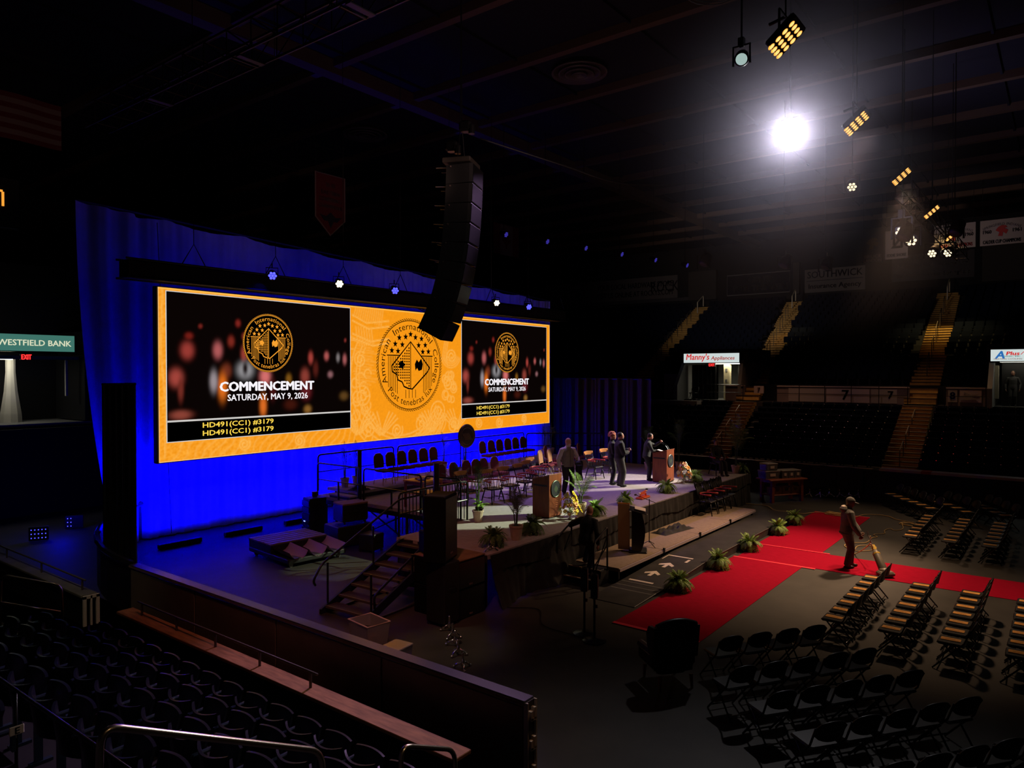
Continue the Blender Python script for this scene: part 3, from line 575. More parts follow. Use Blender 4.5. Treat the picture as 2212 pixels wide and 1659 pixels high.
# far seats of the lower stand (facing us), one thing each
FPAN = G().grid(lambda u, v: (-.10 + .1 * v, (2 * u - 1) * .225, .42 + .36 * v), 4, 1).box((-.14, 0, .6), (.06, .44, .36)).mi(1).box((.02, -.18, .80), (.02, .035, .03)).mesh('seat_pan', ['fseat', 'chrome'])
FBACK = G().grid(lambda u, v: (-.12 - .06 * (1 - (2 * u - 1) ** 2) - .05 * v, (2 * u - 1) * .25, .40 + .46 * v), 5, 2).box((-.15, .26, .33), (.22, .03, .66)).mesh('backrest', 'fseat')
for r in range(9):
    X0 = 33.0 + TR * r; z = Z0R + RI0 * r
    for sec, (y0, dirn, cnt, nm) in enumerate(((aisle_y(0, X0) - .95, -1, 8, 'beyond the right aisle'), (aisle_y(0, X0) + .98, 1, 12, 'between both lit aisles'), (aisle_y(1, X0) + .92, 1, 6, 'left of both aisles'))):
        if sec == 1: cnt = int((aisle_y(1, X0) - .9 - y0) / .54) + 1
        for i in range(cnt):
            t = thing('stadium_seat', f'navy far stand seat, {ORD[i]} from the aisle, {ORD[r]} row up, section {nm}', 'seat', (X0 + .5, y0 + dirn * .54 * i, z), pi, 'seats of the far lower stand')
            obj('seat_pan', FPAN, None, t); obj('backrest', FBACK, None, t)
# the upper stand and the rest, too many and too dark to pick apart
g = G()
for j in range(19):
    X0 = 43.4 + TR * j; z = 4.25 + RI1 * j; y = -6.
    while y < 38:
        skip = any(abs(y - aisle_y(k, X0 + .3)) < .82 for k in range(3)) or (X0 < 47.0 and (14.8 < y < 19.1 or y < 3.2)) or (X0 < 46 and 31 < y)
        if not skip:
            g.box((X0 + .58, y, z + .6), (.07, .46, .42)); g.box((X0 + .46, y, z + .55), (.06, .43, .34))
        y += .54
for r in range(9):
    y = aisle_y(1, 33 + TR * r) + .92 + 3.3
    while y < 24: g.box((33 + TR * r + .62, y, .60 + RI0 * r + .6), (.07, .46, .42)); y += .54
o = obj('stadium_seats_upper', g, 'fseat'); o['kind'] = 'stuff'; o['label'] = 'rows of dark navy seats filling the upper far stand'; o['category'] = 'seating'

# ------------------------------------------------------------------ blue drape, header truss and LED screen
def fold(x):
    a = .16 if x < 10.4 else .055
    return a * sin(x * 2 * pi / .62 + 1.3 * sin(x * 1.7)) + .03 * sin(x * 23)
def dtop(x): t_ = (x - 8.4) / 22.9; return 9.66 - .95 * t_ - .12 * abs(sin(t_ * 9 * pi)) * (1 if x > 10 else .2)
g = G().grid(lambda u, v: (8.4 + 22.9 * u + (1 - v) ** 2 * .9 * max(0, 1 - u * 14), 21.6 + fold(8.4 + 22.9 * u) * (1 - .55 * v), .02 + v * (dtop(8.4 + 22.9 * u) - .02)), 460, 14)
cur_ = thing('stage_curtain', 'tall pleated drape lit saturated blue behind the video screen', 'curtain', (0, 0, 0))
obj('cloth', g, 'drape', cur_, smooth=True)
obj('top_pipe', G().tube([(8.4, 21.6, 9.7), (31.3, 21.6, 8.72)], .05, 6), 'blackmetal', cur_)
obj('seam', G().tube([(10.95, 21.42, .1), (10.75, 21.4, 5), (10.6, 21.45, 9.4)], .012, 4), 'wing', cur_)
P0, P1 = V((31.2, 21.3, 0)), V((29.0, 14.6, 0))
def wingf(u, v):
    p = P0.lerp(P1, u); w = .12 * sin(u * 60) + .05 * sin(u * 140); return (p.x + w, p.y, .02 + v * (4.66 - .0 * u))
w_ = thing('wing_curtain', 'lower dark pleated drape closing the right side of the stage', 'curtain'); obj('cloth', G().grid(wingf, 220, 6), 'wing', w_, smooth=True)
obj('top_pipe', G().tube([P0 + Z_ * 4.66, P1 + Z_ * 4.66], .04, 6), 'blackmetal', w_)
# header truss with a black cover
t = thing('header_truss', 'long black covered truss over the top of the video screen', 'truss', (0, 19.2, 0))
obj('cover', G().bbox((18.8, .1, 7.63), (20.3, .5, .46), .03), mat('truss_cover', (.02, .015, .012), .8), t)
for z in (7.40, 7.88):
    for y in (-.18, .38): obj('chord', G().tube([(8.6, y, z), (29.1, y, z)], .03, 6), 'blackmetal', t)
for i in range(8):
    x = 10.5 + 2.6 * i
    obj('bridle', G().tube([(x - .35, 0, 7.9), (x, 0, 8.5), (x + .35, 0, 7.9)], .018, 4), 'blackmetal', t); obj('hoist_chain', G().tube([(x, 0, 8.5), (x, 0, 16)], .012, 4), 'blackmetal', t)
def par(loc, tilt, lit_m, label, scale=1., rz=0):
    t = thing('par_light', label, 'stage light', loc, rz)
    r = M.Rotation(tilt, 3, 'X')
    obj('can', G().lathe([(.05, -.22), (.11, -.18), (.13, 0), (.15, .12), (.15, .15)], 14, (0, 0, 0), M.Rotation(pi / 2 + tilt, 3, 'X')), 'blackgloss', t, smooth=True)
    obj('yoke', G().tube([(-.17, 0, 0), (-.17, 0, .2), (.17, 0, .2), (.17, 0, 0)], .015, 5).tube([(0, 0, .2), (0, 0, .34)], .02, 5), 'blackmetal', t)
    R2 = M.Rotation(pi / 2 + tilt, 3, 'X')
    for i in range(7):
        a = i * pi / 3; q = (0, 0) if i == 6 else (.085 * cos(a), .085 * sin(a))
        obj('lens', G().ell(R2 @ V((q[0], q[1], .155)), .042, .042, .02, 8, 5, R2), lit_m, t)
    return t
bl = glow('blue_led', (.06, .06, 1), 3); wl = glow('warm_white_led', (1, .86, .55), 4)
for i, (x, m_, lb) in enumerate(((12.67, bl, 'first par light from the left on the header truss, glowing blue'), (15.14, wl, 'second par light from the left on the header truss, glowing warm white'), (17.57, bl, 'third par light from the left on the header truss, glowing blue'), (23.22, wl, 'white glowing par light on the header right of the hanging speaker'), (25.46, bl, 'rightmost par light on the header truss, glowing blue'))):
    par((x, 18.75, 7.86), .35, m_, lb, rz=-.5)
# LED screen
SCR = thing('led_screen', 'wide orange video wall showing two commencement slides and a round college seal', 'screen', (9.64, 19.5, 0), atan2(.55, 19.36))
SW, S0, S1 = 19.39, 2.50, 7.27
obj('back_frame', G().bbox((SW / 2, .14, (S0 + S1) / 2), (SW + .06, .2, S1 - S0 + .06), .02), 'black', SCR)
def vcol(name, nu, nv, x0, x1, z0, z1, y, rgb, parent, strength=1.):
    me = bpy.data.meshes.new(name); xs = np.linspace(x0, x1, nu); zs = np.linspace(z0, z1, nv)
    vs = np.zeros((nv, nu, 3)); vs[..., 0] = xs[None]; vs[..., 1] = y; vs[..., 2] = zs[:, None]
    idx = np.arange(nu * nv).reshape(nv, nu); fs = np.stack([idx[:-1, :-1], idx[:-1, 1:], idx[1:, 1:], idx[1:, :-1]], -1).reshape(-1, 4)
    me.from_pydata(vs.reshape(-1, 3), [], fs.tolist()); ca = me.color_attributes.new('picture', 'FLOAT_COLOR', 'POINT')
    c4 = np.ones((nv * nu, 4), np.float32); c4[:, :3] = np.clip(rgb.reshape(-1, 3), 0, 1); ca.data.foreach_set('color', c4.ravel())
    m = bpy.data.materials.get('screen_picture')
    if not m:
        m = mat('screen_picture', (0, 0, 0), .5, spec=0); nt = m.node_tree; a = nt.nodes.new('ShaderNodeVertexColor'); a.layer_name = 'picture'
        nt.links.new(a.outputs[0], nt.nodes['Principled BSDF'].inputs['Emission Color']); nt.nodes['Principled BSDF'].inputs['Emission Strength'].default_value = 1.
    me.materials.append(m); o = bpy.data.objects.new(name, me); COL.objects.link(o); o.parent = parent; return o
NU, NV = 620, 156
px_ = np.zeros((NV, NU)); uu = np.linspace(0, SW, NU)[None]; vv = np.linspace(S0, S1, NV)[:, None]
def plot(pts, amp=1.):
    for a, b in zip(pts, pts[1:]):
        k = max(2, int(max(abs(a[0] - b[0]), abs(a[1] - b[1])) / .02))
        for i in range(k):
            x = (a[0] + (b[0] - a[0]) * i / k) / SW * (NU - 1); z = (a[1] + (b[1] - a[1]) * i / k - S0) / (S1 - S0) * (NV - 1)
            ix, iz = int(x), int(z)
            if 0 <= ix < NU - 1 and 0 <= iz < NV - 1:
                fx, fz = x - ix, z - iz
                for dx, dz, w in ((0, 0, (1 - fx) * (1 - fz)), (1, 0, fx * (1 - fz)), (0, 1, (1 - fx) * fz), (1, 1, fx * fz)): px_[iz + dz, ix + dx] = max(px_[iz + dz, ix + dx], amp * w)
def ring(cx, cz, r, a0=0, a1=360, amp=1.): plot([(cx + r * cos(radians(a)), cz + r * sin(radians(a))) for a in np.linspace(a0, a1, 80)], amp)
def scroll(cx, cz, r, turns=2., s=1, ph=0., amp=.9): plot([(cx + s * r * (1 - t * .85) * cos(ph + t * turns * 2 * pi), cz + r * (1 - t * .85) * sin(ph + t * turns * 2 * pi)) for t in np.linspace(0, 1, 60)], amp)
for r in (2.15, 2.3, 2.55, 2.9): ring(9.3, 4.75, r, 150, 330, .8)
for i in range(26): a = 150 + i * 7; plot([(9.3 + 2.6 * cos(radians(a)), 4.75 + 2.6 * sin(radians(a))), (9.3 + 2.85 * cos(radians(a + 2)), 4.75 + 2.85 * sin(radians(a + 2)))], .7)
for x, z, r, s in ((7.6, 2.95, .35, 1), (9.0, 2.8, .3, -1), (10.3, 2.95, .42, 1), (11.3, 3.4, .5, -1), (12.2, 2.8, .35, 1), (11.9, 4.5, .35, 1), (7.3, 4.1, .4, -1), (7.2, 5.4, .3, 1), (12.1, 5.6, .3, -1), (13.9, 2.8, .25, 1), (15.3, 2.75, .25, -1), (17.2, 2.8, .22, 1), (4.6, 2.75, .22, 1), (2.6, 2.8, .2, -1)): scroll(x, z, r, 2., s, x)
for k in range(9): plot([(10.2 + k * .16 + .25 * sin(t * 3), 2.55 + t * .8) for t in np.linspace(0, 1, 14)], .7)
for k, z in enumerate((6.95, 6.75, 6.3, 6.15)): plot([(6.85, z), (7.5 + .1 * k, z - .25), (8.6, z - .12)], .9)
for k in range(14): plot([(6.9 + .1 * k, 6.9 - .02 * k), (7.0 + .1 * k, 7.2)], .5)
for k in range(16): plot([(7.0 + .12 * sin(k), 6.1 - .1 * k), (7.9 + .2 * sin(k * 2), 6.0 - .1 * k)], .35)
for k in range(22):
    x = .3 + .31 * k; plot([(x + .5 * t + .08 * sin(t * 5 + k), 2.5 + .62 * t) for t in np.linspace(0, 1, 10)], .5)
for cx_, cz_ in ((8.2, 2.6), (10.9, 2.55), (12.4, 2.55), (7.1, 2.7)):
    for a in range(-4, 5): plot([(cx_ + r_ * sin(a * .22 + r_ * .25 * (1 if a > 0 else -1)) , cz_ + r_ * cos(a * .2)) for r_ in np.linspace(.1, .95, 12)], .85)
for k in range(12): ring(11.95 + .28 * cos(k * 1.3), 4.35 + .5 * sin(k * 1.9), .13 + .03 * (k % 3), amp=.7)
for k in range(10): ring(7.25 + .3 * cos(k * 1.7), 4.9 - .16 * k, .16 + .04 * (k % 2), 20 * k, 20 * k + 250, .75)
for k in range(7): plot([(7.0 + .12 * k, 6.55), (7.05 + .12 * k, 6.2), (7.2 + .1 * k, 5.9)], .6)
for k in range(5): ring(12.05, 5.75, .25 + .09 * k, 200, 340, .55)
plot([(.12, 7.2), (.05, 5.6), (.2, 4.0), (.15, 2.6)], .6)
for k in range(3): plot([(11.75 + .1 * k, 6.6), (11.55 + .1 * k, 5.6), (11.9, 5.2)], .6)
nz_ = np.random.default_rng(3).random((NV, NU)); sm_ = (nz_ + np.roll(nz_, 1, 0) + np.roll(nz_, 1, 1) + np.roll(nz_, (1, 1), (0, 1))) / 4
left = np.clip(1 - uu / 7.0, 0, 1) * np.ones_like(vv)
base = np.array([.93, .31, .008])[None, None] * (1 + (sm_[..., None] - .5) * .16) + (left * (sm_ - .25).clip(0) * .3)[..., None] * np.array([.2, .5, .16])
line_ = np.array([1., .54, .115])
pq = np.maximum(px_, .55 * np.maximum(np.roll(px_, 1, 1), np.roll(px_, 1, 0)))[..., None]; rgb = base * (1 - pq) + line_ * pq
rgb[0:1] = [1, .62, .3]; rgb[-2:] = [1, .5, .08]; rgb[:, 0:1] = [1, .62, .25]; rgb[:, -3:] = [1, .45, .06]
vcol('picture', NU, NV, 0, SW, S0, S1, 0, rgb, SCR)
wt = glow('white_lettering', (.93, .9, .95), 1.); yt = glow('yellow_lettering', (.95, .66, .08), 1.); ot = glow('orange_lettering', (.93, .36, .03), 1.); dk = mat('black_lettering', (.004, .003, .002), .9, spec=0); gt = glow('grey_rule', (.6, .58, .56), 1.)
BLOBS = ((180, 390, 32, 44, (.5, .09, .07)), (320, 385, 24, 44, (.62, .2, .2)), (420, 235, 14, 20, (.35, .04, .03)), (188, 315, 20, 18, (.3, .03, .02)), (385, 335, 18, 30, (.35, .05, .03)), (450, 400, 18, 44, (.5, .1, .07)), (452, 305, 14, 20, (.4, .06, .04)), (362, 495, 26, 40, (.28, .07, .03)),
 (342, 580, 24, 72, (.95, .27, .02)), (300, 550, 20, 56, (.5, .42, .45)), (455, 490, 44, 46, (.5, .48, .5)), (455, 480, 16, 40, (.02, .01, .01)), (560, 525, 32, 46, (.85, .28, .27)), (548, 690, 20, 60, (.9, .26, .03)), (130, 530, 34, 46, (.55, .12, .09)), (150, 720, 52, 24, (.42, .12, .08)), (150, 590, 14, 60, (.3, .06, .04)),
 (785, 525, 28, 46, (.42, .1, .07)), (820, 415, 16, 36, (.55, .1, .08)), (918, 402, 16, 26, (.6, .18, .17)), (1036, 420, 14, 32, (.55, .2, .2)), (992, 410, 12, 26, (.35, .3, .3)), (792, 615, 34, 50, (.22, .03, .04)), (800, 722, 24, 24, (.4, .25, .05)), (942, 515, 18, 20, (.42, .25, .27)), (850, 480, 18, 46, (.16, .03, .02)), (1030, 650, 30, 26, (.2, .13, .03)), (690, 540, 18, 30, (.35, .2, .02)), (240, 262, 10, 12, (.3, .04, .03)), (600, 600, 20, 60, (.12, .02, .02)), (1040, 300, 8, 12, (.35, .06, .05)), (700, 690, 40, 30, (.1, .02, .01)))
def slide(u0, u1, z0, z1, zl):
    W_ = u1 - u0
    n1, n2 = 150, 96; X, Z = np.meshgrid(np.linspace(0, 1, n1), np.linspace(1, 0, n2)); im = np.zeros((n2, n1, 3)) + np.array([.0028, .0012, .001])
    for x, y, rx, ry, c in BLOBS:
        w = np.exp(-(((X - (x - 95) / 975) * 975 / (rx * .9)) ** 2 + ((Z - (y - 100) / 650) * 650 / ry) ** 2) ** 1.5)[..., None]; cc = np.array(c); cc = cc * (.42 + .4 * cc.max()) * np.array([1, .72, .72] if cc[0] > cc[1] * 1.4 else [1, 1, 1]); im = im * (1 - w) + cc * w
    ctr = ((u0 + u1) / 2, (z0 + z1) / 2)
    p = obj('slide', G().box((ctr[0], -.008, ctr[1]), (W_ + .05, .008, z1 - z0 + .05)), gt, SCR)
    obj('slide_ground', G().box((ctr[0], -.014, ctr[1]), (W_, .006, z1 - z0)), dk, p)
    vcol('picture', n1, n2, u0 + .02, u1 - .02, zl, z1 - .02, -.02, im, p); obj('rule', G().box((ctr[0], -.022, zl), (W_, .006, .05)), gt, p)
    def tx(s_, u, v, w, h, m_, b): obj('lettering', lettering(G(), s_, h * 1.4, (u, -.03, v), X_, Z_, w, b, height=h), m_, p)
    k = W_ / 6.5
    tx('COMMENCEMENT', u0 + 3.25 * k, 4.54, 3.36 * k, .27, wt, .02); tx('SATURDAY, MAY 9, 2026', u0 + 3.25 * k, 4.2, 2.87 * k, .22, wt, .006)
    for v in (3.43, 3.2): tx('HD491(CC1) #3179', u0 + 2.2 * k if k > .99 else u0 + 2.14, v, 2.35, .19, yt, .006)
def star(g, c, r, y): g.prism([(r * (1 if i % 2 == 0 else .42) * sin(i * pi / 5), r * (1 if i % 2 == 0 else .42) * cos(i * pi / 5)) for i in range(10)], (c[0], y, c[1]), X_, Z_, (0, -.004, 0))
def seal(parent, u, v, r, m_, disc, y=-.03, name='seal'):
    p = obj(name, G().lathe([(r, 0), (r, .006)], 64, (u, y + .008, v), M.Rotation(pi / 2, 3, 'X')) if disc else G().tube([(u + r * .955 * cos(a * pi / 32), y, v + r * .955 * sin(a * pi / 32)) for a in range(64)], .006, 4, True), dk if disc else m_, parent)
    g = G()
    for i in range(96):
        a = i * 2 * pi / 96; b = a + .055; c_ = .028
        g.quad(*[(u + r * q * cos(t), y, v + r * q * sin(t)) for q, t in ((.965, a), (.965, a + c_), (1.0, b + c_), (1.0, b))])
    g.tube([(u + r * .95 * cos(a * pi / 32), y, v + r * .95 * sin(a * pi / 32)) for a in range(64)], .008 * r, 4, True); obj('rope_rim', g, m_, p)
    g = lettering(G(), 'American  International  College', r * .2, (u, y, v), X_, Z_, r * 3.35, r * .004, bend=(r * .81, True)); lettering(g, 'Post tenebras lux', r * .2, (u, y, v), X_, Z_, r * 1.45, r * .004, bend=(r * .80, False)); obj('lettering', g, m_, p)
    g = G()
    for sx in (-1, 1):
        for c in ((.56, .30), (.38, .29), (.46, .44), (.25, .43), (.34, .575), (.15, .60)): star(g, (u + sx * c[0] * r, v + c[1] * r), .075 * r, y)
    star(g, (u, v + .66 * r), .075 * r, y); obj('stars', g, m_, p)
    g = G(); T_ = .011 * r
    for sx in (-1, 1):
        g.box((u + sx * .52 * r, y, v + .2 * r), (.36 * r, .004, 2 * T_))
        for i in range(6): x = .40 + i * .052; top = .18; bot = -.62 + .55 * (x - .38); g.box((u + sx * x * r, y, v + (top + bot) / 2 * r), (T_ * 1.1, .004, (top - bot) * r))
    for i in range(4): g.box((u + (-.15 + i * .1) * r, y, v - .62 * r), (T_ * 1.1, .004, .18 * r))
    dm = [(0, .5), (.60, -.06), (.52, -.16), (.05, -.52), (-.08, -.5), (-.2, -.46), (-.26, -.36), (-.38, -.32), (-.42, -.2), (-.55, -.14), (-.56, -.02)]
    g.tube([(u + a * r, y, v + b * r) for a, b in dm], .016 * r, 4, True); g.tube([(u, y, v + .48 * r), (u, y, v - .5 * r)], .01 * r, 4)
    for i in range(9):
        for j in range(17):
            a, b = -.05 - i * .062, .42 - j * .058
            if b < .46 + a * 1.0 and b > -.50 - a * .75 and abs(a) < .52: g.box((u + a * r, y, v + b * r), (.032 * r, .004, .032 * r))
    obj('shield', g, m_, p)
    g = G(); g.prism([(-.12, .02), (-.06, .12), (0, .06), (.08, .14), (.13, .02), (.1, -.1), (0, -.13), (-.05, -.06), (-.1, -.12)], (u + .25 * r, y, v), (r, 0, 0), (0, 0, r), (0, -.004, 0))
    for a in range(5): g.prism([(0, 0), (.05, .05), (.11, 0), (.05, -.03)], (u - .27 * r, y - .002, v), (r * cos(a * 1.257), 0, r * sin(a * 1.257)), (-r * sin(a * 1.257), 0, r * cos(a * 1.257)), (0, -.004, 0))
    obj('leaf_emblem', g, m_, p)
    return p
slide(.23, 6.73, 3.05, 7.17, 3.61); slide(12.73, 19.09, 3.06, 7.13, 3.63)
seal(SCR, 3.45, 5.86, .9, ot, True); seal(SCR, 15.87, 5.85, .9, ot, True); seal(SCR, 9.70, 5.24, 1.76, dk, False)
# ------------------------------------------------------------------ stage
HS, HP = 1.10, .37
st = thing('stage', 'large grey carpeted stage with black cloth skirt in front of the video wall', 'stage', (0, 0, 0))
poly = [(11.72, 9.67), (27.35, 9.67), (27.35, 18.7), (14.2, 18.7), (14.2, 12.45), (11.72, 12.45)]
obj('deck', G().prism(poly, (0, 0, HS - .1), X_, Y_, (0, 0, .1)), 'carpet', st)
def skirt(x, v, amp, z0, z1, y0, flare=0.):
    f = amp * (sin(x * 7.3 + 1.1 * sin(x * 1.9)) + .5 * sin(x * 17 + 2 * v)) * (.25 + .75 * (1 - v))
    return (x, y0 - .02 - abs(f) - flare * (1 - v) ** 1.6 * (.55 + .45 * sin(x * 2.3)), z0 + (z1 - z0) * v)
obj('skirt', G().grid(lambda u, v: skirt(11.72 + 15.6 * u, v, .05, .01, HS - .005, 9.63, .30 if u < .2 else .05), 420, 8), 'cloth', st, smooth=True)
obj('valance', G().grid(lambda u, v: skirt(11.72 + 15.6 * u, v, .035, .70 + .05 * sin(u * 40), HS + .004, 9.58), 420, 3), 'cloth', st, smooth=True)
obj('skirt', G().grid(lambda u, v: (11.70 - .03 * sin(u * 30), 9.67 + 2.75 * u, .01 + v * (HS - .02)), 60, 2), 'cloth', st)
obj('skirt', G().grid(lambda u, v: (27.37 + .03 * sin(u * 60), 9.67 + 9 * u, .01 + v * (HS - .02)), 90, 2), 'cloth', st)
for x in (14.35, 15.6, 16.9):
    for y in (13.0, 14.8, 16.6, 18.4): obj('leg', G().tube([(x, y, 0), (x, y, HS - .1)], .035, 6), 'blackmetal', st)
for y0 in (13.0, 14.8, 16.6):
    obj('brace', G().tube([(14.35, y0, .15), (14.35, y0 + 1.8, .95)], .022, 5).tube([(14.35, y0 + 1.8, .15), (14.35, y0, .95)], .022, 5), 'blackmetal', st)
    obj('side_beam', G().box((14.25, y0 + .9, HS - .17), (.08, 1.8, .13)), 'blackmetal', st)
rs = thing('riser', 'low carpeted riser along the back of the stage carrying burgundy chairs', 'riser', (0, 0, 0))
obj('deck', G().box((20.7, 17.95, 1.255), (12.2, 1.45, .09)), 'carpet', rs); obj('front_skirt', G().box((20.7, 17.24, 1.16), (12.1, .03, .12)), 'black', rs)
for i in range(9):
    for y in (17.4, 18.5): obj('leg', G().tube([(14.8 + 1.47 * i, y, HS), (14.8 + 1.47 * i, y, 1.22)], .04, 6), 'blackmetal', rs)
sp = thing('riser_step', 'low carpeted step at the left end of the riser', 'step', (14.35, 17.6, HS)); obj('tread', G().box((.0, 0, .09), (.3, 1.0, .04)), 'carpet', sp); obj('frame', G().box((0, 0, .035), (.26, .96, .07)), 'black', sp)

def gate(name, label, p0, p1, z, h=1.05, bal=0, posts=1, m='blackmetal', double=False):
    """tube guard rail with rounded corners from p0 to p1"""
    a, b = V((*p0, z)), V((*p1, z)); t = thing(name, label, 'railing', a); d = b - a; up = Z_ * h
    obj('frame', G().tube(rounded([V((0, 0, 0)), up, d + up, d], .13, 4), .026, 7), m, t, smooth=True)
    obj('mid_rail', G().tube([Z_ * h * .52, d + Z_ * h * .52], .02, 6), m, t)
    for i in range(1, posts + 1): q = d * (i / (posts + 1)); obj('post', G().tube([q, q + Z_ * h * .52], .03, 6), m, t)
    for i in range(1, bal + 1): q = d * (i / (bal + 1)); obj('baluster', G().tube([q + Z_ * .05, q + up], .012, 5), m, t)
    return t
gate('guard_rail', 'black tube guard rail at the back left corner of the stage, nearest the drape', (14.05, 18.45), (14.05, 16.45), HS)
gate('guard_rail', 'black tube guard rail in the middle of the stage left edge', (14.05, 16.3), (14.05, 13.95), HS)
gate('guard_rail', 'black tube guard rail between the stair landing and the left stage edge', (14.05, 13.8), (14.15, 12.6), HS)
gate('guard_rail', 'black tube guard rail behind the first burgundy chairs on the riser', (14.2, 18.62), (17.4, 18.62), HS + .15, 1.12)
gate('guard_rail', 'black tube guard rail behind the round seal on the riser', (17.6, 18.62), (20.9, 18.62), HS + .15, 1.12)
gate('guard_rail', 'black tube guard rail behind the second group of burgundy chairs', (21.1, 18.62), (25.0, 18.62), HS + .15, 1.12)
gate('guard_rail', 'black tube guard rail at the back of the stage near the wing drape', (25.2, 18.62), (27.2, 16.0), HS + .1, 1.12)
gate('baluster_rail', 'black railing with upright balusters along the stair landing', (11.75, 12.4), (14.2, 12.42), HS, 1.02, bal=20, posts=0)
for x, y, lab in ((14.62, 17.15, 'tall black round post with a pale cap near the back left of the stage'), (12.55, 11.95, 'tall black round post with a pale cap beside the stair landing railing')):
    t = thing('banner_post', lab, 'post', (x, y, HS)); obj('tube', G().cyl((0, 0, .02), .07, 1.45 if x > 14 else 1.66, 14), 'black', t, smooth=False); obj('cap', G().cyl((0, 0, 1.47 if x > 14 else 1.68), .065, .02, 14), 'bannertrim', t); obj('base_plate', G().cyl((0, 0, 0), .2, .02, 16), 'black', t)

# stair unit at stage left
t = thing('stair_unit', 'black steel stair with open treads climbing to the left end of the stage', 'stairs', (9.3, 11.5, 0), radians(3))
SL, SWD = 2.45, 1.15
for s in (-1, 1):
    obj('stringer', G().prism([(0, 0), (.22, 0), (SL + .1, .98), (SL + .1, 1.1), (SL - .1, 1.1), (0, .1)], (0, s * SWD / 2, 0), X_, Z_, (0, s * .05, 0)), 'navy', t)
for i in range(7):
    x = .12 + SL / 7 * i; z = .13 + i * .145
    tr = obj('tread', G().bbox((x + .14, 0, z), (.30, SWD - .02, .05), .008), mat('stair_tread', (.045, .03, .028), .6) if i == 0 else bpy.data.materials['stair_tread'], t)
    obj('nosing', G().box((x + .0, 0, z + .005), (.03, SWD - .02, .045)), 'duct', tr)
    obj('step_light', G().ell((x + .2, SWD / 2 - .1, z - .035), .07, .05, .03, 10, 6), glow('step_light', (1, .42, .12), .16) if i == 0 else bpy.data.materials['step_light'], tr)
for s, ex in ((1, .0), (-1, .25)):
    y = s * (SWD / 2 + .03); h = .92
    pth = [(-.12 + ex, y, .62), (-.18 + ex, y, .72), (.05 + ex, y, 1.02), (SL - .1, y, 1.1 + h), (SL + .7, y, 1.1 + h), (SL + .75, y, 1.1 + .1)] if s > 0 else [(.35, y, .2), (.33, y, .5), (SL + .05, y, 1.1 + .45), (SL + .1, y, 1.1)]
    obj('handrail', G().tube(rounded(pth, .1, 4), .024, 7), 'blackmetal', t, smooth=True)
    for x, z1 in (((.2, 1.02), (1.5, 1.55)) if s > 0 else ((.25, .95), (1.45, 1.1))): obj('post', G().tube([(x, y, .1 + x * .42), (x, y, z1)], .022, 6), 'blackmetal', t)
    obj('foot_beam', G().box((1.3, y, .02), (2.6, .05, .04)), 'black', t)
# speakers and cases left of the stage
def case(name, label, c, d, rz=0, m='black', cat='case', lid=None, handles=True, z=0):
    t = thing(name, label, cat, (c[0], c[1], z), rz)
    obj('body', G().bbox((0, 0, d[2] / 2 + .03), (d[0], d[1], d[2] - .06), .02), m, t)
    for sx in (-1, 1):
        for sy in (-1, 1): obj('foot', G().cyl((sx * d[0] * .4, sy * d[1] * .4, 0), .04, .05, 8), 'black', t)
    if lid: obj('lid', G().bbox((0, 0, d[2] + .0), (d[0], d[1], .05), .01), lid, t)
    if handles:
        for sy in (-1, 1): obj('handle', G().tube(rounded([(-.09, sy * d[1] / 2, d[2] * .6), (-.09, sy * (d[1] / 2 + .03), d[2] * .6), (.09, sy * (d[1] / 2 + .03), d[2] * .6), (.09, sy * d[1] / 2, d[2] * .6)], .02, 2), .012, 5), 'blackmetal', t)
    return t
def speaker(name, label, loc, d, rz, z=0, tilt=0):
    t = thing(name, label, 'speaker', (*loc, z), rz)
    obj('cabinet', G().bbox((0, 0, d[2] / 2), d, .02), 'cabinet', t)
    gr = obj('grille', G().box((d[0] / 2 + .004, 0, d[2] / 2), (.01, d[1] * .92, d[2] * .92)), 'blackgloss', t)
    obj('badge', G().box((d[0] / 2 + .012, 0, d[2] * .12), (.006, .1, .03)), 'bannertrim', t)
    return t
c1 = speaker('subwoofer', 'black subwoofer cabinet at the bottom of the stack left of the stage corner', (11.05, 10.15), (1.15, .95, .60), -pi / 2)
c2 = speaker('subwoofer', 'black subwoofer cabinet with a wooden lid on top of the other one', (11.05, 10.15), (1.15, .95, .56), -pi / 2, z=.605)
obj('lid', G().bbox((0, 0, .575), (1.15, .95, .03), .01), 'ply', c2); obj('skid', G().box((0, 0, -.01), (1.1, .9, .02)), 'duct', c2)
case('amp_rack', 'tall black rack at the foot of the speaker tower by the stairs', (10.42, 9.75), (.45, .5, 1.25))
speaker('loudspeaker', 'black loudspeaker standing on the tall rack beside the stair', (10.4, 9.8), (.46, .66, 1.3), -1.2, z=1.26)
speaker('loudspeaker', 'black front fill loudspeaker lying behind the tall speaker tower', (10.9, 10.4), (.5, .55, .45), -1.9, z=1.22)
c = case('amp_rack', 'black amplifier rack with small status lights behind the stage left corner', (13.75, 18.2), (.55, .5, 1.15), -.2)
for i in range(5): obj('rack_panel', G().box((-.305, 0, .2 + .2 * i), (.01, .46, .16)), 'blackgloss', c)
obj('status_light', G().box((-.315, .05, .45), (.01, .1, .03)), glow('rack_led', (.4, .5, 1), 1.2), c)
obj('cooling_fan', G().lathe([(.07, 0), (.09, .05), (.09, .16)], 12, (0, 0, 1.16)), 'duct', c)
case('road_case', 'wide low black road case below the stage left rail', (13.55, 16.4), (1.1, .8, .62), -.15)
case('road_case', 'black road case stacked at the stage left rail with a wooden top', (13.6, 16.35), (.8, .6, .55), -.2, z=.66, lid='ply')
case('road_case', 'small black road case under the left stage edge beside the dolly', (13.45, 15.3), (.5, .5, .5), .2)
